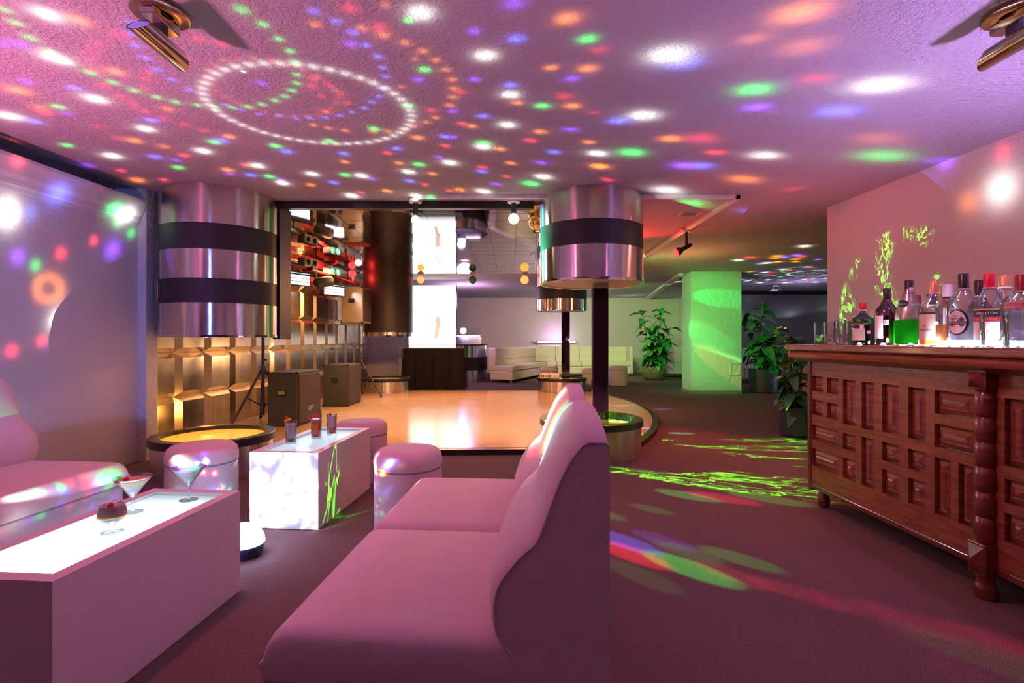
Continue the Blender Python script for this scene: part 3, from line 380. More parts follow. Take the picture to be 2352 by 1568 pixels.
# green lit column
col = thing('plaster_column', 'square rough plaster column washed in green light', 'column', (3.67, 10.49, 0))
bm = bmesh.new(); box(bm, 0, 1.03, 0, .56, .07, HC); obj('shaft', bm, 'rough_plaster', col)
obj('baseboard', BX(-.008, 1.038, -.008, .568, 0, .075), 'recess_paint', col)
bm = bmesh.new()
for b in ((.80, 1.0, -.012, .0, .62, .635), (.80, 1.0, -.012, 0, .39, .405), (.80, .815, -.012, 0, .39, .635), (.985, 1.0, -.012, 0, .39, .635)): box(bm, *b)
obj('access_hatch_frame', bm, 'rough_plaster', col)
obj('patch_panel', BX(.58, .79, -.006, 0, .12, .40), 'rough_plaster', col)

# metal panel wall on the left of the dance floor
mw = struct('wall_mosaic', BX(-1.0, 12.2 * .5, .01, .10, 0, HC), 'panel_bevel', 'wall clad with bronze pyramid panels', loc=(-3.63, 6.0, 0), rot=(0, 0, R(90 - 2.04)))
bm = bmesh.new(); w, h2 = .5, .478; iw, ih, dp = .155, .150, -.055
o4 = [(0, 0, 0), (w, 0, 0), (w, 0, h2), (0, 0, h2)]; i4 = [(w / 2 - iw, dp, h2 / 2 - ih), (w / 2 + iw, dp, h2 / 2 - ih), (w / 2 + iw, dp, h2 / 2 + ih), (w / 2 - iw, dp, h2 / 2 + ih)]
i4 = [(.085, dp, .055), (w - .05, dp, .055), (w - .05, dp, h2 - .055), (.085, dp, h2 - .055)]
ov = [bm.verts.new(p) for p in o4]; iv = [bm.verts.new(p) for p in i4]
for k in range(4): bm.faces.new((ov[k], ov[(k + 1) % 4], iv[(k + 1) % 4], iv[k])).material_index = 0
bm.faces.new(iv).material_index = 1
pan = obj('panel', bm, ['panel_bevel', 'panel_flat'], mw)
first = True
for k in range(-2, 12):
    for r_ in range(5):
        p = pan if first else pan.copy()
        if not first: COL.objects.link(p)
        first = False
        p.location = (k * .5, 0, .02 + r_ * h2); p.rotation_euler = (R(random.uniform(-.6, .6)), 0, R(random.uniform(-.6, .6)))

# mirror tile ceiling above the dance floor
cm = struct('ceiling_mirror', BX(-3.62, 1.05, 5.22, 10.62, 2.493, 2.509), 'tile_backing', 'ceiling of mirror tiles with pale joints over the dance floor')
bm = BX(-.1645, .1645, -.1655, .1655, -.004, .004); tile = obj('mirror_tile', bm, 'mirror_tile', cm)
k = 0
for i in range(14):
    for j in range(16):
        t = tile if k == 0 else tile.copy()
        if k: COL.objects.link(t)
        k += 1
        t.location = (-3.62 + .168 + i * .3335, 5.22 + .169 + j * .3375, 2.487); t.rotation_euler = (R(random.uniform(-.35, .35)), R(random.uniform(-.35, .35)), 0)
struct('trim_3', BX(-3.3, .22, 5.14, 5.22, 2.435, 2.505), 'black_edge', 'black edge strip in front of the mirror ceiling')
struct('trim_4', BX(-.95, 2.20, 4.93, 4.97, 2.48, 2.512), 'moulding_paint', 'white ceiling rail running past the right drum')
struct('trim_5', BX(2.16, 2.21, 4.93, 10.6, 2.48, 2.512), 'moulding_paint', 'white ceiling rail carrying the red spotlight')
struct('trim_6', prism(bmesh.new(), [(3.50, 10.8), (3.62, 10.8), (4.62, 17.2), (4.45, 17.2)], 2.46, 2.512), 'moulding_paint', 'white ceiling rail running from the column to the far wall')

# dance floor platform
pts = [(-3.75, 5.0), (-2.2, 4.90), (1.05, 4.98)]
for i in range(1, 20):
    t = i / 20; y = 5.0 + 5.7 * t; ch = 1.15 + .30 * t
    s = 2.85; Rr = (s * s + .80 ** 2) / (2 * .80); off = math.sqrt(max(0, Rr * Rr - (y - 7.85) ** 2)) - (Rr - .80)
    pts.append((ch + max(0, off), y))
pts += [(1.35, 10.72), (-3.45, 10.72)]
df = thing('dance_floor', 'glossy tan wooden dance floor with black edging and a curved right side', 'dance floor', (0, 0, 0))
obj('black_edging', prism(bmesh.new(), pts, 0, .056), 'black_edge', df)
cx_, cy_ = -.9, 7.8
ins = [(x + (cx_ - x) * .025, y + (cy_ - y) * .025) for x, y in pts]
obj('wood_surface', prism(bmesh.new(), ins, .03, .060), 'dance_wood', df)
# ------------------------------------------------------------------ steel drums and light plinths
def drum(name, label, loc, r, z0, bands, post=None, slab=False, seg=64):
    t = thing(name, label, 'column', loc, 0, 'steel banded drums at the corners of the dance floor')
    for (a, b, mt) in bands:
        rr = r if mt == 'brushed_steel' else r - .004
        obj('steel_band' if mt == 'brushed_steel' else 'black_band', LT([(rr, a), (rr, b)], seg, cap0=False, cap1=False), mt, t, smooth=True)
    obj('bottom_panel', LT([(r - .01, z0 + .012), (.001, z0 + .012)], seg, cap0=False), 'white_plastic', t)
    obj('bottom_rim', LT([(r - .03, z0), (r + .003, z0), (r + .003, z0 + .02), (r - .03, z0 + .02), (r - .03, z0)], seg, cap0=False, cap1=False), 'chrome', t, smooth=True)
    obj('core', LT([(r - .05, z0 + .03), (r - .05, HC - .01)], 24), 'black_laminate', t)
    if post:
        px_, py_, w_, zb = post
        p = obj('mirror_post', BX(px_ - w_, px_ + w_, py_ - w_, py_ + w_, zb, z0 + .05, .004), 'mirror_dark', t)
        obj('chrome_edge', BX(px_ - w_ - .012, px_ - w_, py_ - w_ - .006, py_ - w_ + .012, zb, z0 + .02), 'chrome', p)
    if slab:
        obj('edge_slab', BX(r * .76, r * .92, -r * .62, -r * .40, z0 - .01, HC - .005), 'black_laminate', t, rot=(0, 0, R(20)))
    return t
def bands_low(z0):   # three steel and two black bands
    H = HC - z0
    f = [0, .225, .385, .575, .745, 1.0]
    return [(z0 + H * f[i], z0 + H * f[i + 1], 'brushed_steel' if i % 2 == 0 else 'black_laminate') for i in range(5)]
def bands_high(z0):
    H = HC - z0
    f = [0, .375, .645, 1.0]
    return [(z0 + H * f[i], z0 + H * f[i + 1], 'brushed_steel' if i % 2 == 0 else 'black_laminate') for i in range(3)]
dl = drum('steel_drum', 'large steel drum with two black bands at the left corner above the yellow plinth', (-2.865, 5.05, 0), .522, 1.14, bands_low(1.14))
obj('edge_slab', BX(.46, .53, .10, .36, 1.12, 2.47), 'black_laminate', dl)
drum('steel_drum', 'steel drum with one black band and a mirrored post right of the dance floor', (.785, 5.097, 0), .507, 1.665, bands_high(1.665), (.095, .03, .074, .26))
drum('steel_drum', 'far dark drum with black band left of the projection screen', (-2.55, 10.55, 0), .50, 1.18, [(1.18, 1.26, 'brushed_steel'), (1.26, 2.05, 'black_laminate'), (2.05, HC, 'black_laminate')])
drum('steel_drum', 'far drum on a slim mirrored post at the right rear of the dance floor', (1.03, 10.6, 0), .52, 1.70, [(1.70, 1.93, 'brushed_steel'), (1.93, 2.20, 'black_laminate'), (2.20, HC, 'brushed_steel')], (.08, 0, .08, .24))

def plinth(label, loc, r, h, disc, zdisc):
    t = thing('light_plinth', label, 'plinth', loc, 0, 'round steel plinths at the corners of the dance floor')
    obj('steel_side', LT([(r - .018, 0.0), (r - .018, h - .05)], 64, cap0=False, cap1=False), 'brushed_steel', t, smooth=True)
    obj('black_rim', LT([(r - .02, h - .062), (r, h - .062), (r, h - .004), (r - .004, h), (r - .075, h), (r - .075, zdisc)], 64, cap0=False, cap1=False), 'black_edge', t, smooth=True)
    obj('top_disc', LT([(r - .074, zdisc), (.001, zdisc + .004)], 48, cap0=False), disc, t)
    return t
plinth('round steel plinth with glowing yellow top under the left drum', (-2.549, 4.39, 0), .476, .319, 'yellow_disc', .285)
plinth('round steel plinth with black rim at the foot of the nearer mirrored post', (.785, 5.097, 0), .507, .344, 'pale_disc', .275)
plinth('far round steel plinth left of the black skirted table', (-2.59, 10.55, .0), .502, .335, 'pale_disc', .30)
plinth('far round steel plinth carrying a white power box', (1.03, 10.6, .0), .516, .335, 'pale_disc', .30)
pb = thing('power_box', 'small white power box lying on the far right plinth', 'power box', (.78, 10.3, .335), R(-20))
obj('case', BX(-.20, .20, -.09, .09, 0, .10, .012), 'white_plastic', pb)
bm = bmesh.new()
for i in range(6): box(bm, -.17 + i * .035, -.155 + i * .035, -.094, -.089, .025, .075)
obj('vent_slots', bm, 'black_plastic', pb)
obj('cable', TB([(.19, 0, .05), (.26, -.02, .07), (.30, .02, .03), (.34, .0, .008)], .008), 'black_plastic', pb)

# ------------------------------------------------------------------ sofas of the near lounge
def catmull(p, n=4):
    out = []
    for i in range(len(p) - 1):
        p0, p1, p2, p3 = p[max(i - 1, 0)], p[i], p[i + 1], p[min(i + 2, len(p) - 1)]
        for k in range(n):
            t = k / n
            out.append(tuple(.5 * ((2 * b) + (-a + c) * t + (2 * a - 5 * b + 4 * c - d) * t * t + (-a + 3 * b - 3 * c + d) * t ** 3) for a, b, c, d in zip(p0, p1, p2, p3)))
    out.append(p[-1]); return out
def sofa_module(label, loc, rz, group, w=.68):
    t = thing('sofa_module', label, 'sofa', loc, rz, group)
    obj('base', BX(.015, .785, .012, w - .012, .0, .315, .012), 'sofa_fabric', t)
    # seat cushion, crowned
    b = bmesh.new()
    gu = [0, .004, .012, .024, .04, .06, .10, .20, .325, .45, .55, .61, .64, .65]; gy = [0, .003, .010, .020, .034, .055, .12, w * .35, w * .5, w * .65, w - .12, w - .055, w - .034, w - .020, w - .010, w - .003, w]
    nx, ny = len(gu) - 1, len(gy) - 1
    def rnd_drop(dist, rr): return 0 if dist >= rr else rr - math.sqrt(max(0, rr * rr - (rr - dist) ** 2))
    def top(i, j):
        u, v = gu[i], gy[j]
        return .440 - rnd_drop(u, .055) - .8 * rnd_drop(min(v, w - v), .04) + .018 * math.sin(math.pi * u / .65) * math.sin(math.pi * v / w)
    gv = [[b.verts.new((-.005 + gu[i], gy[j], top(i, j))) for j in range(ny + 1)] for i in range(nx + 1)]
    for i in range(nx):
        for j in range(ny): b.faces.new((gv[i][j], gv[i + 1][j], gv[i + 1][j + 1], gv[i][j + 1]))
    per = [gv[i][0] for i in range(nx + 1)] + [gv[nx][j] for j in range(1, ny + 1)] + [gv[i][ny] for i in range(nx - 1, -1, -1)] + [gv[0][j] for j in range(ny - 1, 0, -1)]
    mid = []
    for v in per:
        c = v.co; mid.append(b.verts.new((c.x + (-.008 if c.x < 0 else 0), c.y + (-.004 if c.y < .001 else (.004 if c.y > w - .001 else 0)), .365)))
    low = [b.verts.new((max(v.co.x, -.002), min(max(v.co.y, .004), w - .004), .322)) for v in per]
    for A, B in ((per, mid), (mid, low)):
        for i in range(len(A)): b.faces.new((A[i], A[(i + 1) % len(A)], B[(i + 1) % len(A)], B[i]))
    b.faces.new(low)
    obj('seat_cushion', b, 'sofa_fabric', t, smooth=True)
    obj('seat_seam', BX(-.004, .63, .002, w - .002, .316, .323), 'sofa_seam', t)
    # S-shaped backrest
    fr = catmull([(.590, .318), (.585, .405), (.562, .435), (.543, .473), (.541, .533), (.557, .580), (.598, .632), (.636, .669), (.660, .730), (.684, .795), (.712, .852), (.738, .885)], 3)
    prof = fr + [(.752, .893), (.785, .893), (.795, .885), (.795, .318)]
    nf = len(fr) + 2
    b = bmesh.new(); rows = []
    for (y, o) in ((0, 0), (.012, .008), (.05, .018), (.16, .026), (w / 2, .030), (w - .16, .026), (w - .05, .018), (w - .012, .008), (w, 0)):
        row = []
        for i, (x, z) in enumerate(prof):
            dx = dz = 0
            if 1 < i < nf:
                a_, c_ = prof[i - 1], prof[min(i + 1, len(prof) - 1)]; tx, tz = c_[0] - a_[0], c_[1] - a_[1]; ln = math.hypot(tx, tz) or 1
                dx, dz = -tz / ln * o, tx / ln * o
            row.append(b.verts.new((x + dx, y, z + dz)))
        rows.append(row)
    for A, B in zip(rows, rows[1:]):
        for i in range(len(prof)): b.faces.new((A[i], A[(i + 1) % len(prof)], B[(i + 1) % len(prof)], B[i]))
    b.faces.new(rows[0]); b.faces.new(rows[-1][::-1])
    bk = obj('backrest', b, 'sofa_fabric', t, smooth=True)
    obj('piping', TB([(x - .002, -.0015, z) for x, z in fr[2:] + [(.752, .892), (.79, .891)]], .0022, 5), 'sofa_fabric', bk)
    for (x, y) in ((.05, .06), (.74, .06), (.05, w - .06), (.74, w - .06)): pass
    return t
th = R(-4.5)
dv = Vector((math.sin(R(4.5)), math.cos(R(4.5)), 0))
p0 = Vector((-.577, 1.19, 0))
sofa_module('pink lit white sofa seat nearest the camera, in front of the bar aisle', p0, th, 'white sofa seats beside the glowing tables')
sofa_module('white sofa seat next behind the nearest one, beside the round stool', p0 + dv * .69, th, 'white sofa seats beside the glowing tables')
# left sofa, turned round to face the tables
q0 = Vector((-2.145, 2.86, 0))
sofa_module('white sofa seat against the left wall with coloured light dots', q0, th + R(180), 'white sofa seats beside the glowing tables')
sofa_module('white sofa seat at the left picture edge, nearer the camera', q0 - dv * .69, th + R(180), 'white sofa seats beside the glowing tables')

# ------------------------------------------------------------------ stools
def stool(label, loc, r=.20, h=.47, mat='sofa_fabric', group='round white stools'):
    t = thing('round_stool', label, 'stool', loc, 0, group)
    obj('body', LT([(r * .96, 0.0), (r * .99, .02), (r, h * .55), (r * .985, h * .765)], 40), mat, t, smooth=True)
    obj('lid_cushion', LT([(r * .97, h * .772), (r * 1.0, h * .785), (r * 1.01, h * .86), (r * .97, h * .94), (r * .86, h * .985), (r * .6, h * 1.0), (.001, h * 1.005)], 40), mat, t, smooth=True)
    obj('seam', LT([(r * .992, h * .762), (r * .992, h * .775)], 40), 'sofa_seam', t)
    return t
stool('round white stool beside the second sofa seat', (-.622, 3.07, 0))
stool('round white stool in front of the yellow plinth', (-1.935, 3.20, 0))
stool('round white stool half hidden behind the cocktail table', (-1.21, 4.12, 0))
stool('cream stool in the far lounge behind the power box plinth', (.89, 12.3, 0), .225, .47, 'cream_leather', 'cream stools of the far lounge')
stool('cream stool in the far lounge just left of the mirrored post', (1.80, 11.5, 0), .225, .47, 'cream_leather', 'cream stools of the far lounge')
stool('cream stool in the far lounge right of the mirrored post', (2.60, 12.55, 0), .225, .47, 'cream_leather', 'cream stools of the far lounge')

# ------------------------------------------------------------------ glowing tables
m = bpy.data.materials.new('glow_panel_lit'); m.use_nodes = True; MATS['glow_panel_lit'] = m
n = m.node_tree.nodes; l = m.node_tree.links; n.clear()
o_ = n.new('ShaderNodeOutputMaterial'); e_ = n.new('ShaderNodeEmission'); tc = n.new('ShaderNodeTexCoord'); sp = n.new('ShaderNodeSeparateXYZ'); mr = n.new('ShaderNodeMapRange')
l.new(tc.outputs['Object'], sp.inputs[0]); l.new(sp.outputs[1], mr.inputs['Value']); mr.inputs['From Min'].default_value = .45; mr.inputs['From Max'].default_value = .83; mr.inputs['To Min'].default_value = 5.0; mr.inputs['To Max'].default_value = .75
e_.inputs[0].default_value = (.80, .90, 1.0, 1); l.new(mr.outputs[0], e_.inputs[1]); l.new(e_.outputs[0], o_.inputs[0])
P('sheen_panel', (.62, .72, .76), .3, emit=(.70, .92, 1.0), estr=.9)  # reflection in the second table's glass put in as a soft glow
def cube_table(label, loc, rz, panel, W_=.41, L_=.86, H_=.447):
    t = thing('cocktail_table', label, 'table', loc, rz, 'white box tables with a glass top')
    bm = bmesh.new(); rim = .045
    for b in ((0, W_, 0, .02, .004, H_ - .012), (0, W_, L_ - .02, L_, .004, H_ - .012), (0, .02, .02, L_ - .02, .004, H_ - .012), (W_ - .02, W_, .02, L_ - .02, .004, H_ - .012)): box(bm, *b)
    obj('body', bm, 'table_white', t)
    bm = bmesh.new()
    o4 = [(0, 0), (W_, 0), (W_, L_), (0, L_)]; i4 = [(rim, rim), (W_ - rim, rim), (W_ - rim, L_ - rim), (rim, L_ - rim)]
    for z in (H_ - .012, H_): pass
    for k in range(4):
        a, b, c, d = o4[k], o4[(k + 1) % 4], i4[(k + 1) % 4], i4[k]
        prism(bm, [a, b, c, d], H_ - .012, H_)
    obj('rim', bm, 'table_white', t)
    obj('top_panel', BX(rim - .003, W_ - rim + .003, rim - .003, L_ - rim + .003, H_ - .022, H_ - .016), panel, t)
    obj('glass_top', BX(rim + .003, W_ - rim - .003, rim + .003, L_ - rim - .003, H_ - .008, H_ - .001), 'table_glass', t)
    return t
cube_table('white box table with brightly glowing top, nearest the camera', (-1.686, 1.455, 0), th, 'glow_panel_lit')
cube_table('white box table with pale blue glass top, lit by the dome lamp', (-1.555, 3.035, 0), th, 'sheen_panel', .42, .86, .453)
# ------------------------------------------------------------------ dome lamps that throw the coloured dots
GEL = {'w': (1.0, .98, .92), 'g': (.02, 1.0, .16), 'b': (.10, .16, 1.0), 'v': (.26, .06, 1.0), 'o': (1.0, .26, .02), 'r': (1.0, .04, .06)}
DOME = Vector((-1.395, 2.66, .09))
def build_lens():
    na, ne = 840, 230
    az = np.linspace(0, 2 * np.pi, na, endpoint=False); el = np.radians(np.concatenate([np.arange(-22, 60, .45), np.arange(60, 89.9, .21)])); ne = len(el)
    A, E_ = np.meshgrid(az, el); ce = np.cos(E_)
    D = np.stack([ce * np.cos(A), ce * np.sin(A), np.sin(E_)], -1).reshape(-1, 3)
    C = np.zeros((len(D), 3), np.float32)
    def dot(v, rad, col, wgt, soft=1.0):
        v = np.array(v) / np.linalg.norm(v)
        cs = D @ v; idx = np.nonzero(cs > math.cos(min(1.5, rad * 3.6)))[0]
        if len(idx) == 0: return
        a = np.arccos(np.clip(cs[idx], -1, 1)) / rad
        g = np.exp(-(a ** 2) / .75) + .10 * np.exp(-(a ** 2) / 3.2)
        C[idx] += (g * wgt)[:, None] * np.array(col, np.float32)[None, :]
    for (x, y, z, c, r, mul) in DOTS:
        v = Vector((x, y, z)) - DOME; dist = v.length
        if z > 2.5: cosi = v.z / dist; ref = 26.0
        else: cosi = max(.25, abs(v.x) / dist); ref = 26.0
        low = 110.0 if v.z / dist < math.sin(R(19)) else 1.0   # the weak lamp serves the low spots
        wgt = min(1.0, dist * dist / cosi / ref * low) * mul
        er = r * math.sqrt(max(.2, cosi)) / dist
        dot(v, max(er * 1.45, .0075), GEL[c], wgt)
    rnd = random.Random(3)
    # dense pattern low down towards the end of the second table, and looser spots all round near the floor
    for i in range(260):
        a = rnd.uniform(50, 116); e = rnd.uniform(-12, 48)
        v = (math.cos(R(e)) * math.cos(R(a)), math.cos(R(e)) * math.sin(R(a)), math.sin(R(e)))
        dot(v, rnd.uniform(.022, .05), rnd.choice([(.75, .85, 1), (.6, .8, 1), (.85, .85, 1), (.5, .7, 1)]), rnd.uniform(.35, .9) * (1 if e < 19 else .0075))
    for i in range(150):
        a = rnd.uniform(-30, 40) if i % 2 else rnd.uniform(125, 185); e = rnd.uniform(-2, 17)
        v = (math.cos(R(e)) * math.cos(R(a)), math.cos(R(e)) * math.sin(R(a)), math.sin(R(e)))
        dot(v, rnd.uniform(.012, .03), GEL[rnd.choice('wgbbvr')], rnd.uniform(.25, .6))
    for i in range(60):   # ceiling and walls behind the camera
        a = rnd.uniform(200, 340); e = rnd.uniform(20, 58)
        v = (math.cos(R(e)) * math.cos(R(a)), math.cos(R(e)) * math.sin(R(a)), math.sin(R(e)))
        dot(v, rnd.uniform(.012, .02), GEL[rnd.choice('wgbvor')], .8)
    C = np.clip(C, 0, 1.0)
    rad = .062
    faces = []
    ids = np.arange(na * ne).reshape(ne, na); nxt = np.roll(ids, -1, axis=1)
    q = np.stack([ids[:-1], nxt[:-1], nxt[1:], ids[1:]], -1).reshape(-1, 4)
    me = bpy.data.meshes.new('colour_lens')
    me.vertices.add(len(D)); me.vertices.foreach_set('co', (D * rad).astype(np.float32).ravel())
    me.loops.add(q.size); me.loops.foreach_set('vertex_index', q.ravel().astype(np.int32))
    me.polygons.add(len(q)); me.polygons.foreach_set('loop_start', np.arange(0, q.size, 4, dtype=np.int32)); me.polygons.foreach_set('loop_total', np.full(len(q), 4, np.int32))
    me.update()
    at = me.color_attributes.new('gel', 'FLOAT_COLOR', 'POINT')
    at.data.foreach_set('color', np.concatenate([C, np.ones((len(C), 1), np.float32)], 1).ravel())
    return me
m = bpy.data.materials.new('gel_lens'); m.use_nodes = True; n = m.node_tree.nodes; l = m.node_tree.links; n.clear()
o_ = n.new('ShaderNodeOutputMaterial'); t_ = n.new('ShaderNodeBsdfTransparent'); a_ = n.new('ShaderNodeAttribute'); a_.attribute_name = 'gel'
l.new(a_.outputs['Color'], t_.inputs[0]); l.new(t_.outputs[0], o_.inputs[0]); MATS['gel_lens'] = m
m = bpy.data.materials.new('dome_glow'); m.use_nodes = True; n = m.node_tree.nodes; l = m.node_tree.links; n.clear()
o_ = n.new('ShaderNodeOutputMaterial'); t_ = n.new('ShaderNodeBsdfTransparent'); e_ = n.new('ShaderNodeEmission'); ad = n.new('ShaderNodeAddShader')
vo = n.new('ShaderNodeTexVoronoi'); vo.inputs['Scale'].default_value = 60; mr = n.new('ShaderNodeMapRange'); mr.inputs['To Min'].default_value = 26.0; mr.inputs['To Max'].default_value = 12.0; l.new(vo.outputs['Distance'], mr.inputs['Value']); l.new(mr.outputs[0], e_.inputs[1])
e_.inputs[0].default_value = (.48, .60, 1.0, 1); l.new(t_.outputs[0], ad.inputs[0]); l.new(e_.outputs[0], ad.inputs[1]); l.new(ad.outputs[0], o_.inputs[0]); MATS['dome_glow'] = m
P('dome_base', (.02, .035, .10), .25)
LENS = build_lens(); LENS.materials.append(M('gel_lens'))
def dome_lamp(label, loc, e_up, e_low):
    t = thing('dome_lamp', label, 'disco lamp', loc, 0, 'dome lamps on the floor')
    obj('base', LT([(.088, 0), (.092, .006), (.097, .056), (.099, .064), (.001, .064)], 36), 'dome_base', t, smooth=True)
    obj('socket', LT([(.020, 0), (.022, .006), (.012, .008), (.001, .008)], 14), 'black_plastic', t, loc=(.080, -.058, .026), rot=(R(90), 0, R(45)))
    obj('dome', LT([(.102 * math.cos(R(a)), .063 + .102 * math.sin(R(a))) for a in (0, 12, 24, 36, 48, 60, 72, 82)] + [(.001, .165)], 36, cap0=False), 'dome_glow', t, smooth=True)
    lens = bpy.data.objects.new('colour_lens', LENS); COL.objects.link(lens); lens.parent = t; lens.location = (0, 0, .09)
    up = lamp('SPOT', 'dome_lamp_light', (loc[0], loc[1], loc[2] + .09), e_up, (1, 1, 1), .00025, (loc[0], loc[1], 3), 142, .05)
    lo = lamp('POINT', 'dome_lamp_light', (loc[0], loc[1], loc[2] + .09), e_low, (1, 1, 1), .00025)
    return t
dome_lamp('glowing white dome lamp on the carpet between the two tables', (-1.395, 2.66, 0), 4200, 30)
dome_lamp('dome lamp on the alcove floor behind the bar', (6.25, 10.3, 0), 5200, 3)

# ------------------------------------------------------------------ bar counter
bar = thing('bar_counter', 'carved dark wood bar counter with raised panels and turned post', 'bar counter', (2.03, 3.5, 0), R(-88.37))
BL = 2.6
obj('carcass', BX(.03, BL, .03, .52, .13, .975), 'bar_wood', bar)
# face frame and raised panels: column -> (s0, s1, [ (z0,z1) openings ])
ZT, ZB = .874, .272
def fr(a, b): return (ZT - (ZT - ZB) * b, ZT - (ZT - ZB) * a)
cols = [(.035, .150, [fr(0, .167), fr(.265, .43)]), (.192, .300, [fr(0, .167), fr(.265, .43)]),
        (.343, .455, [fr(0, .453), fr(.547, .71), fr(.80, 1)]), (.505, .605, [fr(0, .453), fr(.535, 1)]),
        (.665, .785, [fr(0, .44), fr(.53, .70), fr(.78, 1)]), (.845, .955, [fr(0, .44), fr(.53, .70), fr(.78, 1)]),
        (1.005, 1.215, [fr(0, .19), fr(.27, .46)]),
        (1.35, 1.46, [fr(0, .47), fr(.56, .73), fr(.80, 1)]), (1.51, 1.62, [fr(0, .47), fr(.56, 1)]), (1.67, 1.78, [fr(0, .47), fr(.56, 1)]), (1.83, 1.94, [fr(0, .47), fr(.56, .73), fr(.80, 1)]), (2.0, 2.2, [fr(0, .47), fr(.56, 1)])]
ops = [(a, b, z0, z1) for a, b, zs in cols for z0, z1 in zs]
ops += [(.035, .300, *fr(.545, .716)), (.035, .300, *fr(.81, 1)), (1.005, 1.095, *fr(.54, 1)), (1.135, 1.215, *fr(.54, 1))]
xs = sorted({0.0, BL} | {v for o in ops for v in o[:2]}); zs = sorted({.13, .975} | {v for o in ops for v in o[2:]})
bm = bmesh.new()
for i in range(len(xs) - 1):
    k = 0
    while k < len(zs) - 1:
        xm = (xs[i] + xs[i + 1]) / 2
        inside = lambda z: any(a < xm < b and c < z < d for a, b, c, d in ops)
        if inside((zs[k] + zs[k + 1]) / 2): k += 1; continue
        k2 = k
        while k2 < len(zs) - 1 and not inside((zs[k2] + zs[k2 + 1]) / 2): k2 += 1
        box(bm, xs[i], xs[i + 1], 0, .034, zs[k], zs[k2]); k = k2
obj('face_frame', bm, 'bar_wood', bar)
for (a, b, z0, z1) in ops:
    w_, h_ = b - a, z1 - z0; g = .006; st = min(.030, w_ * .28, h_ * .28)
    bm = bmesh.new(); L4 = []
    for (ins_, y) in ((g, .030), (g, .020), (st, .006), (st + .004, .010), (st + .012, .002), (min(st + .022, min(w_, h_) * .47), -.002)):
        L4.append([bm.verts.new((x, y, z)) for x, z in ((a + ins_, z0 + ins_), (b - ins_, z0 + ins_), (b - ins_, z1 - ins_), (a + ins_, z1 - ins_))])
    for A, B in zip(L4, L4[1:]):
        for k in range(4): bm.faces.new((A[k], A[(k + 1) % 4], B[(k + 1) % 4], B[k]))
    bm.faces.new(L4[-1]); obj('panel', bm, 'bar_wood', bar)
obj('left_end_stile', BX(-.006, .026, -.006, .54, .10, .975), 'bar_wood_dark', bar)
obj('base_rail', BX(0, BL, -.004, .03, .115, .145, .004), 'bar_wood_dark', bar)
obj('back_panel', BX(.02, BL, .50, .53, .1, .98), 'bar_wood_dark', bar)
obj('countertop', BX(-.12, BL + .05, -.10, .62, 1.045, 1.085, .008), 'bar_wood', bar)
bm = bmesh.new()
pr = [(.03, .965), (-.035, .975), (-.06, .985), (-.085, 1.000), (-.092, 1.020), (-.082, 1.038), (-.07, 1.046), (.03, 1.046)]
A = [bm.verts.new((-.10, y, z)) for y, z in pr]; B = [bm.verts.new((BL, y, z)) for y, z in pr]
for k in range(len(pr)): bm.faces.new((A[k], A[(k + 1) % len(pr)], B[(k + 1) % len(pr)], B[k]))
bm.faces.new(A[::-1]); bm.faces.new(B); obj('edge_moulding', bm, 'bar_wood', bar, smooth=True)
def lathe_piece(name, prof, x, y, mt='bar_wood_dark'):
    return obj(name, LT(prof, 20), mt, bar, loc=(x, y, 0), smooth=True)
for x in (.08, 1.75): lathe_piece('bun_foot', [(.018, 0), (.034, .012), (.040, .045), (.034, .085), (.026, .10), (.026, .13)], x, .05)
pp = obj('turned_post', BX(1.237, 1.323, -.055, .031, .905, .985, .004), 'bar_wood_dark', bar)
def stud(name, z0, z1):
    bm = bmesh.new(); c = [bm.verts.new(p) for p in ((1.243, -.056, z0), (1.317, -.056, z0), (1.317, -.056, z1), (1.243, -.056, z1))]; ap = bm.verts.new((1.28, -.085, (z0 + z1) / 2))
    for k in range(4): bm.faces.new((c[k], c[(k + 1) % 4], ap))
    obj(name, bm, 'bar_wood_dark', pp)
stud('post_stud', .912, .978)
pf = [(.030, .240)]
for k in range(6):
    z = .243 + k * .108
    pf += [(.034, z + .006), (.040, z + .030), (.041, z + .054), (.040, z + .078), (.034, z + .100), (.029, z + .108)]
pf += [(.036, .898), (.040, .906)]
obj('bead_shaft', LT(pf, 20), 'bar_wood_dark', pp, loc=(1.28, -.012, 0), smooth=True)
obj('lower_block', BX(1.237, 1.323, -.055, .031, .105, .24, .004), 'bar_wood_dark', pp); stud('lower_stud', .115, .23)
obj('post_foot', LT([(.030, 0), (.040, .008), (.044, .035), (.036, .060), (.030, .075), (.034, .09), (.040, .106)], 20), 'bar_wood_dark', pp, loc=(1.28, -.012, 0), smooth=True)

# ------------------------------------------------------------------ bottles and glasses on the bar
CT = 1.085
def bent_text(txt, size, rad, ang, z, mat, parent, lift=.0006):
    cu = bpy.data.curves.new('lettering', 'FONT'); cu.body = txt; cu.size = size; cu.align_x = 'CENTER'; cu.align_y = 'CENTER'; cu.resolution_u = 2
    ob = bpy.data.objects.new('lettering', cu); me = bpy.data.meshes.new_from_object(ob); bpy.data.objects.remove(ob)
    for v in me.vertices:
        x, y = v.co.x, v.co.y; a = ang + x / rad
        v.co = ((rad + lift) * math.cos(a), (rad + lift) * math.sin(a), z + y)
    me.materials.clear(); me.materials.append(M(mat)); o = bpy.data.objects.new('lettering', me); COL.objects.link(o); o.parent = parent; return o
def arc_label(name, rad, a, half, z0, z1, mat, parent, seg=14):
    return obj(name, LT([(rad, z0), (rad, z1)], seg, a0=math.degrees(a) - half, a1=math.degrees(a) + half), mat, parent, smooth=True)
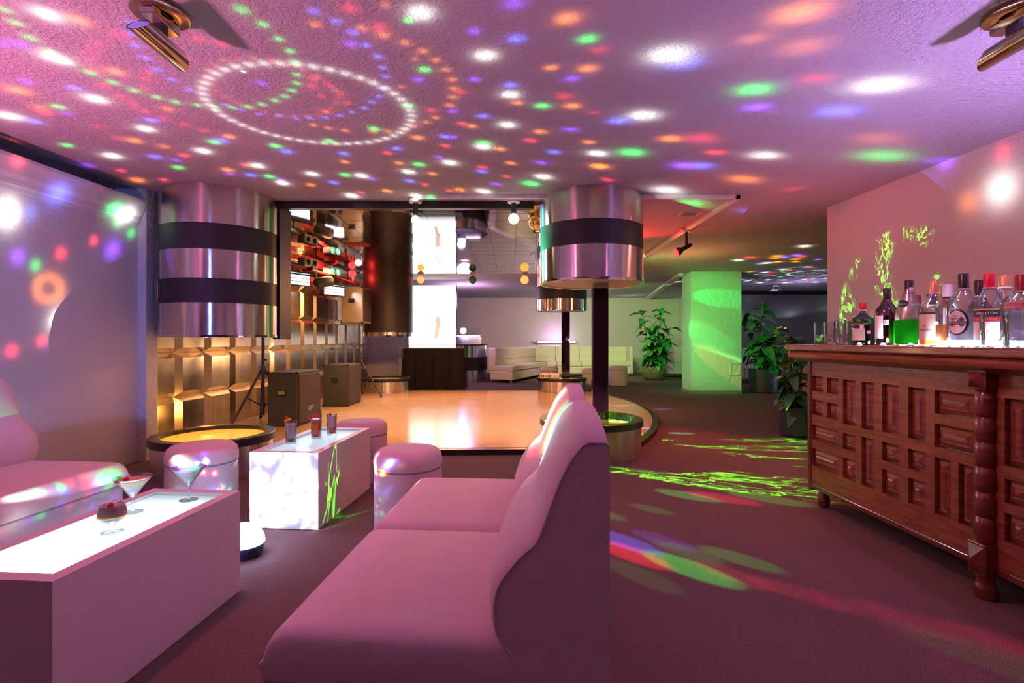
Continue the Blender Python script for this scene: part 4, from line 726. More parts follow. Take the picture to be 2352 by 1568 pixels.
def oval_label(name, rad, a, w_, h_, zc, mat, parent):
    bm = bmesh.new(); c = bm.verts.new((rad * math.cos(a), rad * math.sin(a), zc)); ring = []
    for i in range(28):
        t = 2 * math.pi * i / 28; aa = a + w_ * math.cos(t) / rad; ring.append(bm.verts.new((rad * math.cos(aa), rad * math.sin(aa), zc + h_ * math.sin(t))))
    for i in range(28): bm.faces.new((c, ring[i], ring[(i + 1) % 28]))
    return obj(name, bm, mat, parent)
def bottle(label, x, y, r, h, shoulder, neck_r, cap, cap_h, glass='bottle_glass', liquid=None, level=.5, cap_r=None, sy=1.0, neck_h=None, cap_mats=None):
    """shoulder: (z where body ends, z where neck starts) as fractions of h"""
    t = thing('bottle', label, 'bottle', (x, y, CT), 0, 'bottles on the bar counter'); s0, s1 = shoulder[0] * h, shoulder[1] * h
    prof = [(.001, .003), (r * .9, 0), (r, .006), (r, s0), (r * .97, s0 + (s1 - s0) * .18), (r * .86, s0 + (s1 - s0) * .42), (neck_r + (r - neck_r) * .38, s0 + (s1 - s0) * .70), (neck_r * 1.12, s1), (neck_r, s1 + .008), (neck_r, h - cap_h * .5)]
    o = obj('glass_body', LT(prof, 28, cap1=False), glass, t, smooth=True)
    cr = cap_r or neck_r * 1.18
    c = obj('cap', LT([(cr, h - cap_h), (cr, h - .004), (cr - .003, h), (.001, h)], 20, cap0=False), cap, t, smooth=True)
    obj('cap_ring', LT([(cr + .0012, h - cap_h), (cr + .0012, h - cap_h + .008)], 20, cap0=False, cap1=False), (cap_mats or 'label_white'), c)
    if liquid:
        rl = r * .94; lv = min(level * h, s0)
        obj('liquid', LT([(.001, .008), (rl * .9, .007), (rl, .013), (rl, lv), (.001, lv)], 24), liquid, t, smooth=True)
    if sy != 1.0: t.scale = (1, sy, 1)
    return t
def viewang(x, y): return math.atan2(-y, -x)
# green squat bottle
x, y = 2.13, 3.11; t = bottle('squat green whisky bottle with red cap', x, y, .063, .255, (.56, .76), .016, 'cap_red', .048, 'green_glass', 'liq_amber', .50, .0205, .9)
a = viewang(x, y); arc_label('label', .0638, a - .35, 34, .03, .10, 'label_tan', t); arc_label('label_band', .0639, a - .35, 34, .102, .138, 'label_black', t); bent_text("BUCHANAN'S", .017, .0642, a - .35, .126, 'ink_gold', t)
arc_label('price_tag', .0643, a - .02, 9, .098, .122, 'label_white', t); oval_label('seal', .0642, a + .55, .011, .011, .078, 'label_pink', t)
x, y = 2.13, 2.91; t = bottle('dark brown cream liqueur bottle with black cap', x, y, .058, .325, (.52, .80), .0165, 'cap_black', .060, 'brown_glass', 'liq_red', .50, .0185, cap_mats='cap_black')
a = viewang(x, y); arc_label('price_tag', .0588, a - .05, 12, .115, .145, 'label_white', t); arc_label('label', .0586, a - .75, 26, .04, .17, 'label_white', t); bent_text('2', .022, .059, a - .12, .132, 'ink_black', t)
x, y = 2.34, 3.20; bottle('slim clear bottle with blue cap behind the brown bottle', x, y, .042, .315, (.55, .75), .015, 'cap_blue', .055, 'bottle_glass', 'liq_clear', .5)
# melon liqueur
x, y = 2.13, 2.746; t = bottle('frosted bottle of bright green liqueur with black neck foil', x, y, .066, .352, (.34, .86), .0185, 'cap_black', .085, 'frost_glass', 'liq_frost', .34, .0205)
obj('green_liqueur', LT([(.001, .006), (.055, .006), (.0665, .012), (.0668, .135), (.060, .145)], 28, cap1=False), 'liq_green', t, smooth=True)
a = viewang(x, y); oval_label('neck_badge', .053, a - .55, .026, .020, .225, 'label_black', t); bent_text('MIDORI', .011, .0534, a - .55, .223, 'ink_white', t)
bent_text('MIDORI', .008, .0212, a, .300, 'ink_white', t); arc_label('price_tag', .0212, a + .5, 28, .285, .312, 'label_white', t)
x, y = 2.42, 3.06; bottle('bottle with dark red cap behind the green liqueur', x, y, .045, .300, (.55, .74), .017, 'cap_darkred', .06, 'bottle_glass', 'liq_frost', .5)
x, y = 2.40, 2.93; bottle('bottle with navy cap between the green liqueur and the tequila', x, y, .045, .295, (.55, .74), .020, 'cap_navy', .07, 'bottle_glass', 'liq_clear', .5)
# tequila with tan label
x, y = 2.13, 2.583; t = bottle('clear tequila bottle with tan label and copper cap', x, y, .064, .330, (.56, .80), .018, 'cap_copper', .068, 'bottle_glass', 'liq_gold', .33, .0195)
a = viewang(x, y); arc_label('label', .0646, a - .55, 36, .03, .170, 'label_tan', t); arc_label('label_band', .0648, a - .55, 36, .160, .170, 'label_black', t)
bent_text('el', .018, .0650, a - .6, .103, 'ink_black', t); bent_text('Jimador', .0185, .0650, a - .55, .083, 'ink_black', t); oval_label('seal', .0652, a + .12, .0095, .0095, .115, 'label_white', t)
x, y = 2.33, 2.735; t = bottle('clear bottle with white cap behind the tan label tequila', x, y, .052, .328, (.55, .74), .020, 'cap_white', .075, 'bottle_glass', 'liq_clear', .5, .0235, cap_mats='label_black'); arc_label('label', .0528, viewang(x, y) + .3, 40, .06, .20, 'label_white', t)
# big round-label bottle
x, y = 2.13, 2.415; t = bottle('tall clear bottle with oval label and black stopper', x, y, .060, .345, (.58, .80), .0175, 'cap_black', .078, 'bottle_glass', 'liq_clear', .52, .0205)
a = viewang(x, y); oval_label('label_ring', .0608, a - .40, .044, .060, .115, 'label_black', t); oval_label('label', .0612, a - .44, .037, .054, .115, 'label_white', t)
bent_text('Jose', .011, .0616, a - .46, .145, 'ink_black', t); bent_text('Cuervo', .016, .0616, a - .46, .132, 'ink_black', t); arc_label('label_band', .0614, a - .40, 36, .104, .118, 'label_black', t); bent_text('TRADICIONAL', .0105, .0617, a - .40, .111, 'ink_white', t)
x, y = 2.33, 2.55; t = bottle('dark shouldered bottle with black screw cap behind the oval label bottle', x, y, .050, .330, (.50, .74), .019, 'cap_black', .085, 'brown_glass', 'liq_red', .6)
# rum
x, y = 2.14, 2.296; t = bottle('clear rum bottle with red cap and black and red label', x, y, .053, .330, (.54, .80), .019, 'cap_red', .070, 'bottle_glass', 'liq_clear', .45, .0205)
a = viewang(x, y); arc_label('label', .0536, a - .30, 58, .135, .165, 'label_black', t); arc_label('label_red', .0536, a - .30, 58, .113, .135, 'label_red', t); arc_label('label_lower', .0536, a - .30, 58, .035, .113, 'label_white', t); arc_label('label_edge', .0537, a - .30, 58, .165, .170, 'label_gold', t)
bent_text('APPLETON', .016, .0541, a - .20, .150, 'ink_white', t); bent_text('JAMAICA RUM', .0115, .0541, a - .20, .124, 'ink_gold', t); oval_label('seal', .0541, a - .5, .013, .013, .075, 'label_gold', t)
x, y = 2.33, 2.42; bottle('clear bottle with copper cap behind the red capped rum', x, y, .052, .335, (.52, .78), .021, 'cap_copper', .06, 'bottle_glass', 'liq_clear', .5)
# gin at the picture edge
x, y = 2.13, 2.135; t = bottle('square shouldered gin bottle with dark red cap at the right edge', x, y, .062, .305, (.62, .80), .0215, 'cap_darkred', .075, 'bottle_glass', 'liq_clear', .5, .025)
a = viewang(x, y); arc_label('label', .0626, a - .35, 40, .165, .190, 'label_pink', t); bent_text('BEEFEATER', .0165, .0631, a - .35, .178, 'ink_red', t)
def tumbler(label, x, y, r, h, fill=.0, ice=True):
    t = thing('tumbler', label, 'glass', (x, y, CT), 0, 'tumblers with ice on the bar')
    obj('glass_wall', LT([(.001, .004), (r * .88, .0), (r * .90, .004), (r, h), (r - .0022, h), (r * .88, .012), (.001, .012)], 24, cap0=False, cap1=False), 'clear_glass', t, smooth=True)
    if ice:
        rr = random.Random(int(x * 1000)); k = 0
        for z in (.030, .058):
            for j in range(2):
                q = rr.uniform(0, 6.28) + j * 3.1; s = r * .34
                bm = BX(-s, s, -s * .8, s * .8, -s * .7, s * .7, s * .22); obj('ice_cube', bm, 'ice', t, loc=(r * .40 * math.cos(q), r * .40 * math.sin(q), z), rot=(rr.uniform(-.6, .6), rr.uniform(-.6, .6), rr.uniform(0, 3)))
    return t
tumbler('small tumbler at the far left end of the bar', 2.105, 3.50, .036, .150); tumbler('small tumbler second from the left end of the bar', 2.09, 3.37, .036, .150)
tumbler('tumbler standing behind the three others at the left end of the bar', 2.20, 3.44, .040, .166); tumbler('tumbler next to the squat green bottle', 2.10, 3.245, .044, .150)
tumbler('large tumbler with ice in front of the red capped rum', 2.015, 2.14, .047, .137); tumbler('large tumbler with ice in front of the gin', 2.015, 2.035, .047, .137)
# light tube lying behind the front bottles
t = thing('light_tube', 'blue white light tube lying among the bottles on the bar', 'light', (2.215, 2.98, CT), R(-88.37))
obj('tube', TB([(0, 0, .016), (.95, 0, .016)], .015, 10), 'led_white', t); obj('end_cap', TB([(-.02, 0, .016), (0, 0, .016)], .016, 10), 'white_plastic', t)
# light pucks between the bottles
for i, (x, y) in enumerate(((2.05, 3.02), (2.05, 2.83), (2.07, 2.66), (2.06, 2.50), (2.07, 2.34), (2.08, 2.22), (2.10, 2.08), (2.24, 2.98), (2.24, 2.48), (2.24, 2.25))):
    t = thing('light_puck', ['small bright light puck left of the brown bottle', 'small bright light puck left of the green liqueur', 'small bright light puck left of the tan label tequila', 'small bright light puck left of the oval label bottle', 'small bright light puck left of the rum', 'small bright light puck right of the rum', 'small bright light puck before the gin', 'light puck behind the brown bottle', 'light puck behind the oval label bottle', 'light puck behind the rum'][i], 'light', (x, y, CT), 0, 'light pucks among the bottles')
    obj('body', LT([(.015, 0), (.016, .006), (.012, .008), (.001, .008)], 16), 'white_plastic', t); obj('lens', LT([(.011, .0082), (.008, .013), (.001, .015)], 16), 'led_white', t)
    if i < 7 and i % 2 == 1: lamp('POINT', 'puck_light', (x + .03, y, CT + .03), 1.5, (.72, .80, 1.0), .015)
# ------------------------------------------------------------------ drinks on the tables
def cherry(par, x, y, z, r=.011, stalk=True):
    c = obj('cherry', ball(bmesh.new(), (x, y, z), r, 12), 'cherry', par, smooth=True)
    if stalk: obj('stalk', TB([(x, y, z + r * .8), (x + .012, y + .002, z + r + .010), (x + .03, y + .004, z + r + .012), (x + .034, y + .004, z + r + .004)], .0009, 5), 'stalk', c)
def martini(label, loc, kind):
    t = thing('martini_glass', label, 'cocktail', loc, 0, 'cocktails on the glowing table')
    obj('glass', LT([(.001, .004), (.034, .0), (.035, .002), (.008, .006), (.0045, .012), (.004, .050), (.006, .056), (.030, .092), (.066, .138), (.0645, .138), (.029, .094), (.004, .061), (.001, .060)], 32, cap0=False, cap1=False), 'clear_glass', t, smooth=True)
    if kind == 'cream':
        obj('lower_layer', LT([(.001, .062), (.022, .084), (.040, .106), (.001, .106)], 28), 'liq_clear', t, smooth=True)
        obj('cream_layer', LT([(.0405, .1065), (.058, .128), (.001, .128)], 28), 'cream_drink', t, smooth=True); cherry(t, -.012, -.018, .132)
    else:
        obj('spirit', LT([(.001, .062), (.030, .095), (.056, .126), (.001, .126)], 28), 'liq_clear', t, smooth=True)
        obj('olive', ball(bmesh.new(), (.028, -.012, .117), .0095, 12, 1.2), 'olive', t, smooth=True)
    return t
martini('martini glass of cream cocktail with a cherry', (-1.476, 1.993, .447), 'cream')
martini('clear martini with an olive at the far end of the glowing table', (-1.355, 2.145, .447), 'clear')
t = thing('cordial_glass', 'small stemmed glass of layered cream and orange liqueur with a cherry', 'cocktail', (-1.395, 1.787, .447), 0, 'cocktails on the glowing table')
obj('glass', LT([(.001, .003), (.033, 0), (.034, .002), (.009, .006), (.006, .012), (.0065, .022), (.010, .030), (.034, .044), (.044, .058), (.041, .082), (.036, .097), (.034, .097), (.001, .04)], 30, cap0=False, cap1=False), 'clear_glass', t, smooth=True)
obj('coffee_layer', LT([(.001, .036), (.030, .044), (.0405, .055), (.001, .055)], 28), 'coffee_layer', t, smooth=True)
obj('orange_layer', LT([(.0405, .0555), (.0425, .060), (.0422, .066), (.001, .066)], 28), 'orange_layer', t, smooth=True)
obj('cream_layer', LT([(.0420, .0662), (.040, .080), (.0365, .088), (.001, .088)], 28), 'pink_cream', t, smooth=True); cherry(t, .002, -.010, .096)
def shot(label, loc, layers, r=.033, h=.145):
    t = thing('tall_shot_glass', label, 'cocktail', loc, 0, 'shooters on the cocktail table')
    obj('glass', LT([(.001, .002), (r * .84, 0), (r * .86, .003), (r, h), (r - .0018, h), (r * .82, .012), (.001, .012)], 24, cap0=False, cap1=False), 'shot_glass', t, smooth=True)
    for nm, z0, z1, mt in layers:
        f = lambda z: r * (.84 + .13 * z / h) - .002
        obj(nm, LT([(f(z0), z0), (f(z1), z1), (.001, z1)], 22), mt, t, smooth=True)
    return t
t = shot('tall glass of milky blue drink over a dark layer, orange slice on the rim', (-1.415, 3.28, .453), [('dark_layer', .013, .036, 'coffee_layer'), ('milky_layer', .0362, .126, 'milk')], .037)
cherry(t, -.022, -.02, .168, .0095); obj('orange_slice', LT([(.001, -.003), (.022, -.003), (.022, .003), (.001, .003)], 14, a0=0, a1=180), 'orange_peel', t, loc=(-.012, -.02, .146), rot=(R(80), R(-25), 0))
t = shot('tall glass of orange drink fading to red', (-1.322, 3.455, .453), [('red_layer', .013, .030, 'grenadine'), ('juice', .0302, .118, 'orange_juice'), ('foam', .1182, .130, 'pink_cream')], .036); cherry(t, -.036, -.012, .142, .013, False)
t = shot('tall glass of pink drink with a lime wedge behind the orange one', (-1.427, 3.75, .453), [('juice', .013, .12, 'pink_juice')], .037, .158); obj('lime_wedge', LT([(.001, -.003), (.026, -.003), (.026, .003), (.001, .003)], 12, a0=0, a1=180), 'lime_peel', t, loc=(-.034, -.01, .165), rot=(R(85), R(-60), 0))
t = shot('tall glass of pale layered drink with red syrup at the bottom and a cherry', (-1.260, 3.58, .453), [('syrup', .013, .030, 'grenadine'), ('pink_layer', .0302, .055, 'pink_juice'), ('milky_layer', .0552, .132, 'milk')], .036); cherry(t, -.004, -.02, .145, .010); obj('long_stalk', TB([(-.004, -.02, .154), (-.012, -.02, .168), (-.03, -.02, .176), (-.048, -.02, .177)], .0011, 5), 'stalk', t)

# ------------------------------------------------------------------ ceiling fixtures
def tube_fixture(label, loc):
    t = thing('ceiling_spotlight', label, 'ceiling light', loc, 0, 'chrome tube spotlights on the ceiling')
    obj('plate', LT([(.001, -.004), (.098, -.004), (.108, -.010), (.110, -.018), (.104, -.022), (.05, -.020), (.046, -.012), (.001, -.012)], 40), 'bronze_plate', t, smooth=True)
    obj('bracket', BX(-.030, .030, -.085, .085, -.060, -.022, .004), 'chrome', t); obj('yoke', BX(-.018, .018, -.022, .022, -.10, -.06), 'black_metal', t)
    # tube with slanted ends
    bm = bmesh.new(); seg = 24; r = .040; A = []; B = []
    for k in range(seg):
        c, s = math.cos(2 * math.pi * k / seg), math.sin(2 * math.pi * k / seg)
        A.append(bm.verts.new((r * c, -.13 + s * .035, -.135 + r * s))); B.append(bm.verts.new((r * c, .12 - s * .035, -.135 + r * s)))
    for k in range(seg): bm.faces.new((A[k], A[(k + 1) % seg], B[(k + 1) % seg], B[k]))
    tb = obj('tube', bm, 'chrome', t, smooth=True)
    for (y, sl) in ((-.128, .035), (.118, -.035)):
        bm = bmesh.new(); c = bm.verts.new((0, y + (-.018 if y < 0 else .018), -.135)); ring = []
        for k in range(12): ring.append(bm.verts.new((.037 * math.cos(k * math.pi / 6), y + sl * math.sin(k * math.pi / 6), -.135 + .037 * math.sin(k * math.pi / 6))))
        for k in range(12): bm.faces.new((c, ring[k], ring[(k + 1) % 12]))
        obj('crystal_lens', bm, 'crystal', tb)
    return t
P('crystal', (.35, .30, .80), .05, 0, .5, 60, emit=(.30, .20, 1.0), estr=.6, coat=1.0)
t1 = tube_fixture('chrome tube ceiling spotlight on a bronze plate, upper left', (-1.49, 2.17, HC))
dup(t1, (2.13, 2.17, HC), 0, 'chrome tube ceiling spotlight on a bronze plate, upper right corner')
dup(t1, (6.7, 13.0, HC), R(90), 'chrome tube ceiling spotlight in the dark alcove')
dup(t1, (.3, -1.4, HC), 0, 'chrome tube ceiling spotlight behind the viewer')
def fill_light(label, loc):  # invented lamp bodies that hold the added ceiling fill, all unseen
    t = thing('fill_light', label, 'floor lamp', loc, 0, 'added fill lights out of view')
    obj('foot', LT([(.14, 0), (.14, .015), (.02, .03)], 28), 'black_metal', t); obj('pole', TB([(0, 0, .02), (0, 0, .88)], .014), 'black_metal', t)
    obj('bowl', LT([(.015, .86), (.07, .89), (.12, .95), (.125, .955), (.06, .885), (.001, .875)], 28, cap0=False), 'chrome', t, smooth=True)
fill_light('uplighter added behind the left sofa, out of view', (-3.25, 1.3, 0)); fill_light('uplighter added behind the viewer, out of view', (.4, -1.2, 0)); fill_light('uplighter added behind the bar near the viewer, out of view', (3.0, 1.7, 0)); fill_light('uplighter added behind the far end of the bar, out of view', (2.75, 4.4, 0))
t = thing('laser_projector', 'small black laser projector on the left wall beyond the picture edge', 'stage light', (-3.50, 1.5, 1.88), 0)
obj('case', BX(-.09, .09, -.08, .08, -.05, .09, .008), 'black_metal', t); obj('bracket', BX(-.12, -.08, -.02, .02, -.02, .12), 'black_metal', t); obj('window', BX(.09, .094, -.03, .03, .01, .06), 'led_green', t)
def bulb_lamp(label, loc, mat, drop=.16, r=.05, canopy=True, group='bulb lamps around the mirror ceiling'):
    t = thing('bulb_lamp', label, 'ceiling light', loc, 0, group)
    if canopy: obj('canopy', LT([(.001, 0), (.065, 0), (.068, -.012), (.060, -.032), (.001, -.034)], 24), 'white_plastic', t, smooth=True)
    obj('socket', LT([(.022, -.03), (.026, -.06), (.026, -drop + .062), (.018, -drop + .045)], 16), 'black_metal', t, smooth=True)
    obj('wire_cage', TB([(.03, 0, -.03), (.034, 0, -.07), (.022, 0, -.09)], .003), 'black_metal', t)
    b = bmesh.new(); ball(b, (0, 0, -drop), r, 16); obj('bulb', b, mat, t, smooth=True)
    return t
bulb_lamp('bare white bulb lamp hanging left of the steel banded drum', (.017, 5.06, 2.50), 'bulb_white', .19, .052)
bulb_lamp('dark socket lamp glaring above the projection screen', (-.955, 5.06, 2.50), 'bulb_white', .20, .040)
bulb_lamp('glowing orange bulb over the projection screen', (-1.90, 10.66, 2.475), 'bulb_orange', .12, .075)
bulb_lamp('unlit green bulb at the far mirror edge', (-.82, 10.66, 2.475), 'bulb_green_off', .12, .085)
bulb_lamp('glowing orange red bulb left of the far right drum', (.26, 10.66, 2.475), 'bulb_orange', .12, .085)
t = thing('track_spotlight', 'red track spotlight hanging from the ceiling rail', 'spotlight', (2.19, 6.43, 2.48), 0)
obj('canopy', LT([(.001, .02), (.07, .02), (.07, 0), (.05, -.012), (.001, -.012)], 24), 'white_plastic', t, smooth=True); obj('arm', BX(-.014, .014, -.014, .014, -.20, -.01), 'black_metal', t)
hd = obj('head', LT([(.022, 0), (.026, .05), (.026, .12), (.05, .17), (.058, .205)], 20), 'black_metal', t, loc=(.06, 0, -.17), rot=(0, R(-118), 0), smooth=True)
obj('red_lens', LT([(.056, .200), (.05, .212), (.001, .222)], 20), 'bulb_red', hd)
t = thing('ceiling_vent', 'small grey ceiling vent right of the steel drum', 'vent', (1.96, 5.65, HC), 0)
obj('frame', BX(-.10, .10, -.09, .09, -.008, 0), 'moulding_paint', t)
for k in range(6): obj('slat', BX(-.085, .085, -.075 + k * .027, -.060 + k * .027, -.013, -.006), 'recess_paint', t)
t = thing('brass_lamp', 'brass bowl lamp half hidden behind the right drum', 'ceiling light', (.35, 5.76, 2.49), 0)
obj('bowl', LT([(.15, 0), (.17, -.04), (.15, -.10), (.09, -.15), (.001, -.16)], 28), 'brass', t, smooth=True) if 'brass' in MATS else (P('brass', (.85, .68, .30), .2, 1.0), obj('bowl', LT([(.15, 0), (.17, -.04), (.15, -.10), (.09, -.15), (.001, -.16)], 28), 'brass', t, smooth=True))
obj('rod', TB([(0, 0, 0), (0, 0, .02)], .02), 'black_metal', t)

# ------------------------------------------------------------------ loudspeakers and stands
def cabinet(name, label, loc, rz, w, d, h, grille_right=True, group=None):
    t = thing(name, label, 'loudspeaker', loc, rz, group)
    c = obj('cabinet', BX(0, w, 0, d, 0, h, .012), 'speaker_carpet', t)
    obj('grille', BX(w - .002, w + .012, .03, d - .03, .03, h - .03, .004), 'speaker_grille', t)
    hx, hz = w * .48, h * .62
    hn = obj('handle_recess', BX(hx - .055, hx + .055, -.006, .006, hz - .04, hz + .04, .003), 'black_plastic', t); obj('handle_slot', BX(hx - .042, hx + .042, -.010, -.004, hz - .018, hz + .022), 'black_edge', hn)
    for x in (0, w):
        for z in (0, h):
            bm = bmesh.new(); ball(bm, (x + (.006 if x == 0 else -.006), .006, z + (.010 if z == 0 else -.010)), .022, 8); obj('corner_cap', bm, 'black_plastic', t)
    return t
cabinet('floor_speaker', 'dark carpeted floor loudspeaker behind the nearer tripod stand', (-2.97, 6.22, .06), R(-3), .37, .66, .66, group='floor loudspeakers')
cabinet('floor_speaker', 'dark carpeted floor loudspeaker beside the farther tripod stand', (-2.99, 8.10, .06), R(-3), .40, .60, .66, group='floor loudspeakers')
def tripod(label, loc, top, spread=.42, rot0=0):
    t = thing('tripod_stand', label, 'speaker stand', loc, 0, 'tripod speaker stands')
    obj('pole', TB([(0, 0, .10), (0, 0, top)], .019), 'black_metal', t); obj('upper_collar', LT([(.032, .62), (.036, .66), (.032, .72)], 16), 'black_metal', t, smooth=True); obj('lower_collar', LT([(.030, .20), (.030, .25)], 16), 'black_metal', t)
    obj('knob', TB([(.02, 0, .80), (.055, 0, .80)], .012), 'black_metal', t)
    for k in range(3):
        a = R(rot0 + 120 * k); c, s = math.cos(a), math.sin(a)
        lg = obj('leg', TB([(.03 * c, .03 * s, .66), (spread * c, spread * s, .02)], .014), 'black_metal', t); obj('rubber_foot', TB([(spread * c * .97, spread * s * .97, .035), (spread * c * 1.02, spread * s * 1.02, .0)], .018), 'black_plastic', lg)
        obj('brace', TB([(.03 * c, .03 * s, .225), (spread * .52 * c, spread * .52 * s, .34)], .008), 'black_metal', t)
    return t
tripod('black tripod speaker stand under the left drum', (-3.16, 6.5, .06), 1.355, .42, 0)
tripod('black tripod speaker stand left of the far plinth', (-2.83, 9.5, .06), 1.355, .48, -20)
cabinet('stand_speaker', 'loudspeaker on a tripod half hidden behind the left drum', (-3.38, 6.40, 1.42), R(-8), .38, .42, .62, group='loudspeakers on stands')
cabinet('stand_speaker', 'tan carpeted loudspeaker on the farther tripod', (-3.12, 9.35, 1.42), R(-4), .40, .45, .66, group='loudspeakers on stands').children[0].data.materials[0] = P('speaker_tan', (.30, .22, .15), .95, 0, .35, 120, .25, 240)

# ------------------------------------------------------------------ lighting bar over the panel wall
lb = thing('lighting_bar', 'long pipe with red backing board carrying stage lights above the panel wall', 'lighting bar', (-3.22, 6.0, 2.20), 0)
obj('pipe', TB([(0, 0, 0), (.08, 5.6, .06)], .024), 'red_board', lb); obj('board', BX(-.26, -.04, .0, 5.6, .05, .075), 'red_board', lb)
for y in (.8, 2.4, 4.0): obj('hanger', TB([(0.01, y, .02), (0.01, y, .29)], .010), 'black_metal', lb)
def led_box(label, loc, leds):
    t = thing('led_effect_light', label, 'stage light', loc, R(-15), 'stage lights on the lighting bar')
    obj('case', BX(-.07, .07, -.16, .16, 0, .13, .008), 'white_plastic', t); obj('bracket', BX(-.09, .09, -.01, .01, -.05, .02), 'black_metal', t)
    for i, y in enumerate((-.08, .08)):
        obj('lens', LT([(.045, .0), (.04, .008), (.001, .014)], 18), leds if i < 2 else 'black_plastic', t, loc=(.07, y, .065), rot=(0, R(90), 0), smooth=True)
led_box('small white effect light with dark lens on the lighting bar', (-3.17, 7.95, 2.24), 'black_plastic')
led_box('white effect light with two green lenses on the lighting bar', (-3.15, 8.95, 2.24), 'led_green')
def flood(label, loc, rz):
    t = thing('flood_light', label, 'stage light', loc, rz, 'stage lights on the lighting bar')
    bm = bmesh.new(); prism(bm, [(-.10, -.17), (.06, -.24), (.06, .24), (-.10, .17)], -.09, .09); obj('housing', bm, 'black_metal', t)
    for k in range(3): obj('light_slat', BX(.062, .070, -.215, .215, -.082 + k * .050, -.046 + k * .050), 'flood_face', t)
    obj('hood', BX(-.06, .16, -.245, .245, .075, .098), 'black_metal', t)
    obj('bracket', TB([(-.02, 0, .09), (-.02, 0, .22)], .012), 'black_metal', t)
flood('bright white flood light on the lighting bar beside the left drum', (-3.17, 7.45, 2.0), R(-28))
flood('bluish white flood light on the lighting bar beside the tan loudspeaker', (-3.16, 8.98, 1.98), R(-28))
t = thing('par_can', 'black spotlight can hanging between the two flood lights', 'stage light', (-3.18, 8.30, 2.03), 0, 'stage lights on the lighting bar')
obj('can', LT([(.06, 0), (.085, .04), (.09, .30)], 20), 'black_metal', t, rot=(R(78), 0, R(150)), smooth=True); obj('yoke', TB([(0, 0, 0), (0, 0, .2)], .010), 'black_metal', t)
t = thing('bulb_lamp', 'glowing red bulb at the end of the lighting bar', 'stage light', (-3.12, 10.0, 2.40), 0, 'stage lights on the lighting bar')
obj('socket', LT([(.02, -.14), (.025, -.08), (.02, -.06)], 14), 'white_plastic', t); b = bmesh.new(); ball(b, (0, 0, 0), .075, 16); obj('bulb', b, 'bulb_red', t, smooth=True)
lamp('POINT', 'red_bulb_light', (-3.0, 10.0, 2.35), 14, (1, .04, .03), .07)

# ------------------------------------------------------------------ projection screen and skirted table
t = thing('skirted_table', 'tall table in a pleated black skirt below the screen', 'table', (-1.80, 11.85, 0), 0)
bm = bmesh.new(); per = []; Wt, Dt = .66, .32; NP = 220
def perim(u):
    L_ = [(Wt * 2, (-Wt, -Dt), (1, 0)), (Dt * 2, (Wt, -Dt), (0, 1)), (Wt * 2, (Wt, Dt), (-1, 0)), (Dt * 2, (-Wt, Dt), (0, -1))]; s = u * (4 * Wt + 4 * Dt)
    for ln, p, d in L_:
        if s <= ln: return (p[0] + d[0] * s, p[1] + d[1] * s, d[1], -d[0])
        s -= ln
    return (-Wt, -Dt, 0, -1)
rr = random.Random(5); ph = [rr.uniform(0, 6.28) for _ in range(6)]
rows = []
for zi in range(7):
    z = .905 * (1 - zi / 6); row = []
    for i in range(NP):
        u = i / NP; x, y, nx_, ny_ = perim(u); amp = .006 + .030 * zi / 6
        o = amp * (math.sin(u * 120 + ph[0]) + .5 * math.sin(u * 190 + ph[1]) + .5 * math.sin(u * 50 + ph[2])) + .03 * zi / 6
        row.append(bm.verts.new((x + nx_ * o, y + ny_ * o, z + (.012 * math.sin(u * 80 + 1) * (zi == 6) if zi == 6 else 0) + (.004 if zi == 6 else 0))))
    rows.append(row)
for A, B in zip(rows, rows[1:]):
    for i in range(NP): bm.faces.new((A[i], A[(i + 1) % NP], B[(i + 1) % NP], B[i]))
obj('skirt', bm, 'skirt_cloth', t, smooth=True); obj('table_top', BX(-Wt, Wt, -Dt, Dt, .893, .915, .006), 'skirt_cloth', t)
for sx in (-1, 1):
    for sy in (-1, 1): obj('leg', TB([(sx * .58, sy * .25, 0), (sx * .58, sy * .25, .89)], .018), 'black_metal', t)
EM('screen_light', (1.0, .97, .95), 3.2); EM('screen_grey', (.80, .74, .70), 1.15); EM('screen_skin', (1.0, .66, .48), 1.05); EM('screen_pale', (1.0, .90, .84), 1.5); EM('screen_white', (1, .9, .92), 1.0)
t = thing('projection_screen', 'glaring white portrait projection screen with a pale projected figure', 'screen', (-1.86, 11.95, .915), 0)
obj('canvas', BX(-.55, .55, 0, .02, .09, 1.46), 'screen_light', t); obj('lower_border', BX(-.55, .55, -.001, .02, 0, .09), 'screen_white', t); obj('side_border', BX(.55, .572, -.006, .03, 0, 1.47), 'black_edge', t); obj('back_sheet', BX(-.55, .55, .021, .03, 0, 1.46), 'black_edge', t)
im = obj('projected_figure', prism(bmesh.new(), [(0, 0), (.07, .02), (.08, .14), (.13, .30), (.12, .52), (.02, .52), (.03, .30), (-.01, .14)], 0, .002), 'screen_skin', t, loc=(.06, -.0015, .22), rot=(R(90), 0, 0))
obj('projected_dress', prism(bmesh.new(), [(0, 0), (.2, .02), (.22, .20), (.16, .55), (.10, .62), (.03, .5), (-.04, .2)], 0, .002), 'screen_pale', t, loc=(.05, -.0015, .72), rot=(R(90), 0, 0))
obj('projected_frame', prism(bmesh.new(), [(0, 0), (.012, 0), (.012, 1.0), (0, 1.0)], 0, .002), 'screen_grey', t, loc=(-.34, -.0015, .25), rot=(R(90), 0, 0))
obj('projected_floor', prism(bmesh.new(), [(0, 0), (.6, .05), (.6, .062), (0, .012)], 0, .002), 'screen_grey', t, loc=(-.50, -.0015, .17), rot=(R(90), 0, 0))
